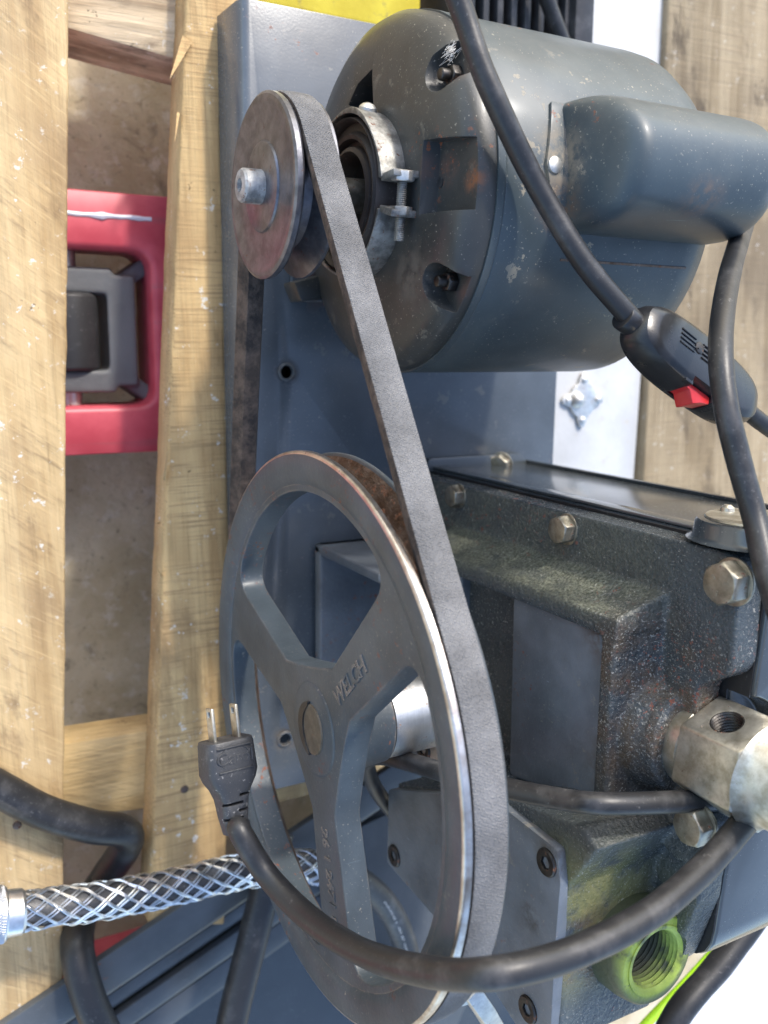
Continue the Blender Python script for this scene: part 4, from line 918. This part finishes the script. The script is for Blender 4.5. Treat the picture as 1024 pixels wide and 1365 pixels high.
# cable with wire mesh grip
gripc = thing('cable', 'black cable in a galvanised wire mesh grip with a threaded connector', 'cable', (-.1, -.13, .02))
axis = cord_pts([(-40, 1226, 'z', .010), (20, 1216, 'z', .010), (150, 1198, 'z', .011), (250, 1178, 'z', .012), (330, 1160, 'z', .014), (400, 1155, 'z', .012), (460, 1165, 'z', .004), (510, 1200, 'z', -.006), (540, 1260, 'z', -.012), (548, 1330, 'z', -.02), (540, 1400, 'z', -.03)])
RC = .0088
obj('cable_core', G().tube(axis, RC, 22), 'plug', gripc, smooth=60)
def along(pts):
    L = [0.]
    for a, b in zip(pts, pts[1:]): L.append(L[-1] + (b - a).length)
    return L
LA = along(axis)
def at_len(s):
    for i in range(len(LA) - 1):
        if LA[i + 1] >= s: t = (s - LA[i]) / (LA[i + 1] - LA[i]); return axis[i].lerp(axis[i + 1], t), (axis[i + 1] - axis[i]).normalized()
    return axis[-1], (axis[-1] - axis[-2]).normalized()
g = G(); s0, s1 = .022, .205; pitch = .086; ns = 7
for hand in (1, -1):
    for k in range(ns):
        for dd in (-.00075, .00075):
            pts = []
            for i in range(121):
                s = s0 + (s1 - s0) * i / 120; p, t = at_len(s + dd * .5); u = V((0, 0, 1)); u = (u - t * u.dot(t)).normalized(); w = t.cross(u)
                ph = hand * 2 * math.pi * (s / pitch) + 2 * math.pi * k / ns + dd / RC * .9
                lift = RC + .0010 + .00055 * math.sin(2 * math.pi * (s / pitch) * ns + (0 if hand == 1 else math.pi) + k * math.pi) ; jit = .0004 * mnoise.noise(V((s * 60, k, hand)))
                pts.append(p + (u * math.cos(ph) + w * math.sin(ph)) * (lift + jit))
            g.tube(pts, .00058, 5)
obj('wire_mesh', g, 'galv', gripc, smooth=60)
pA, tA = at_len(.0); 
pe, te_ = at_len(.018)
con = obj('connector', G().lathe([(-.055, .0112), (-.002, .0112), (-.002, .0137), (-.0005, .0142), (.0105, .0142), (.0115, .0136), (.0115, .0122), (.0190, .0118), (.0205, .0108), (.0205, .0092)], pe - te_ * .012, te_, 64), 'galv', gripc, smooth=30)
g = G(); u = te_.orthogonal().normalized(); w = te_.cross(u)
for k in range(60):
    for sh in (-1, 1):
        a = 2 * math.pi * k / 60; p = pe - te_ * .012; f = lambda s, a2: p + te_ * s + (u * math.cos(a2) + w * math.sin(a2)) * .01425
        g.tube([f(.0002, a), f(.005, a + sh * .05), f(.0100, a + sh * .1)], .00032, 4)
obj('knurling', g, 'galv', con, smooth=0)['kind'] = 'stuff'
# pale print on the cable behind the pulley
g = G(); 
for i in range(60):
    s = LA[-1] * .62 + i * .0019
    p, t = at_len(min(s, LA[-1] - .002)); u = (CAM - p); u = (u - t * u.dot(t)).normalized(); w = t.cross(u)
    if random.random() < .78: g.obox(Matrix(((t.x, w.x, u.x, (p + u * RC * 1.002 + w * .0002).x), (t.y, w.y, u.y, (p + u * RC * 1.002).y), (t.z, w.z, u.z, (p + u * RC * 1.002).z), (0, 0, 0, 1))), .0005 + .0007 * random.random(), .0014, .0001)
obj('cable_print', g, 'lint', gripc, smooth=0)['kind'] = 'stuff'

# ------------------------------------------------------------------ white panel with lime edge, lower right corner; small clip at the bottom
wp = thing('panel', 'pale white plastic panel with a lime green edge at the lower right', 'panel', (.24, -.2, .1))
ZP = .135
poly = [onZ(px, py, ZP) for px, py in ((1110, 1085), (1024, 1192), (925, 1305), (850, 1385), (880, 1500), (1080, 1400), (1015, 1360), (1040, 1320), (1110, 1300))]
obj('sheet', G().prism([(p.x, p.y) for p in poly[:6]], 'Z', ZP - .006, ZP), 'whiteplastic', wp, bevel=.0012)
ed = [onZ(px, py, ZP + .0015) for px, py in ((1110, 1077), (1024, 1186), (925, 1299), (846, 1385), (838, 1440))]
obj('lime_edge', G().tube(spline(ed, 8), .0030, 12), 'lime', wp, smooth=60)
cl = thing('clip', 'small bright metal clip under the cord at the bottom edge', 'clip', onZ(655, 1340, .16))
a, b = onZ(625, 1318, .17), onZ(668, 1385, .15)
dd = (b - a).normalized(); obj('strip', G().tube([a, a.lerp(b, .3) + V((0, 0, .004)), b], .006, 4), 'zinc', cl, bevel=.001)
obj('tab', G().lathe([(0, .010), (.003, .0095), (.004, .006)], a - V((0, 0, .004)), (0, 0, 1), 24), 'zinc', cl)
bpy.context.view_layer.update()
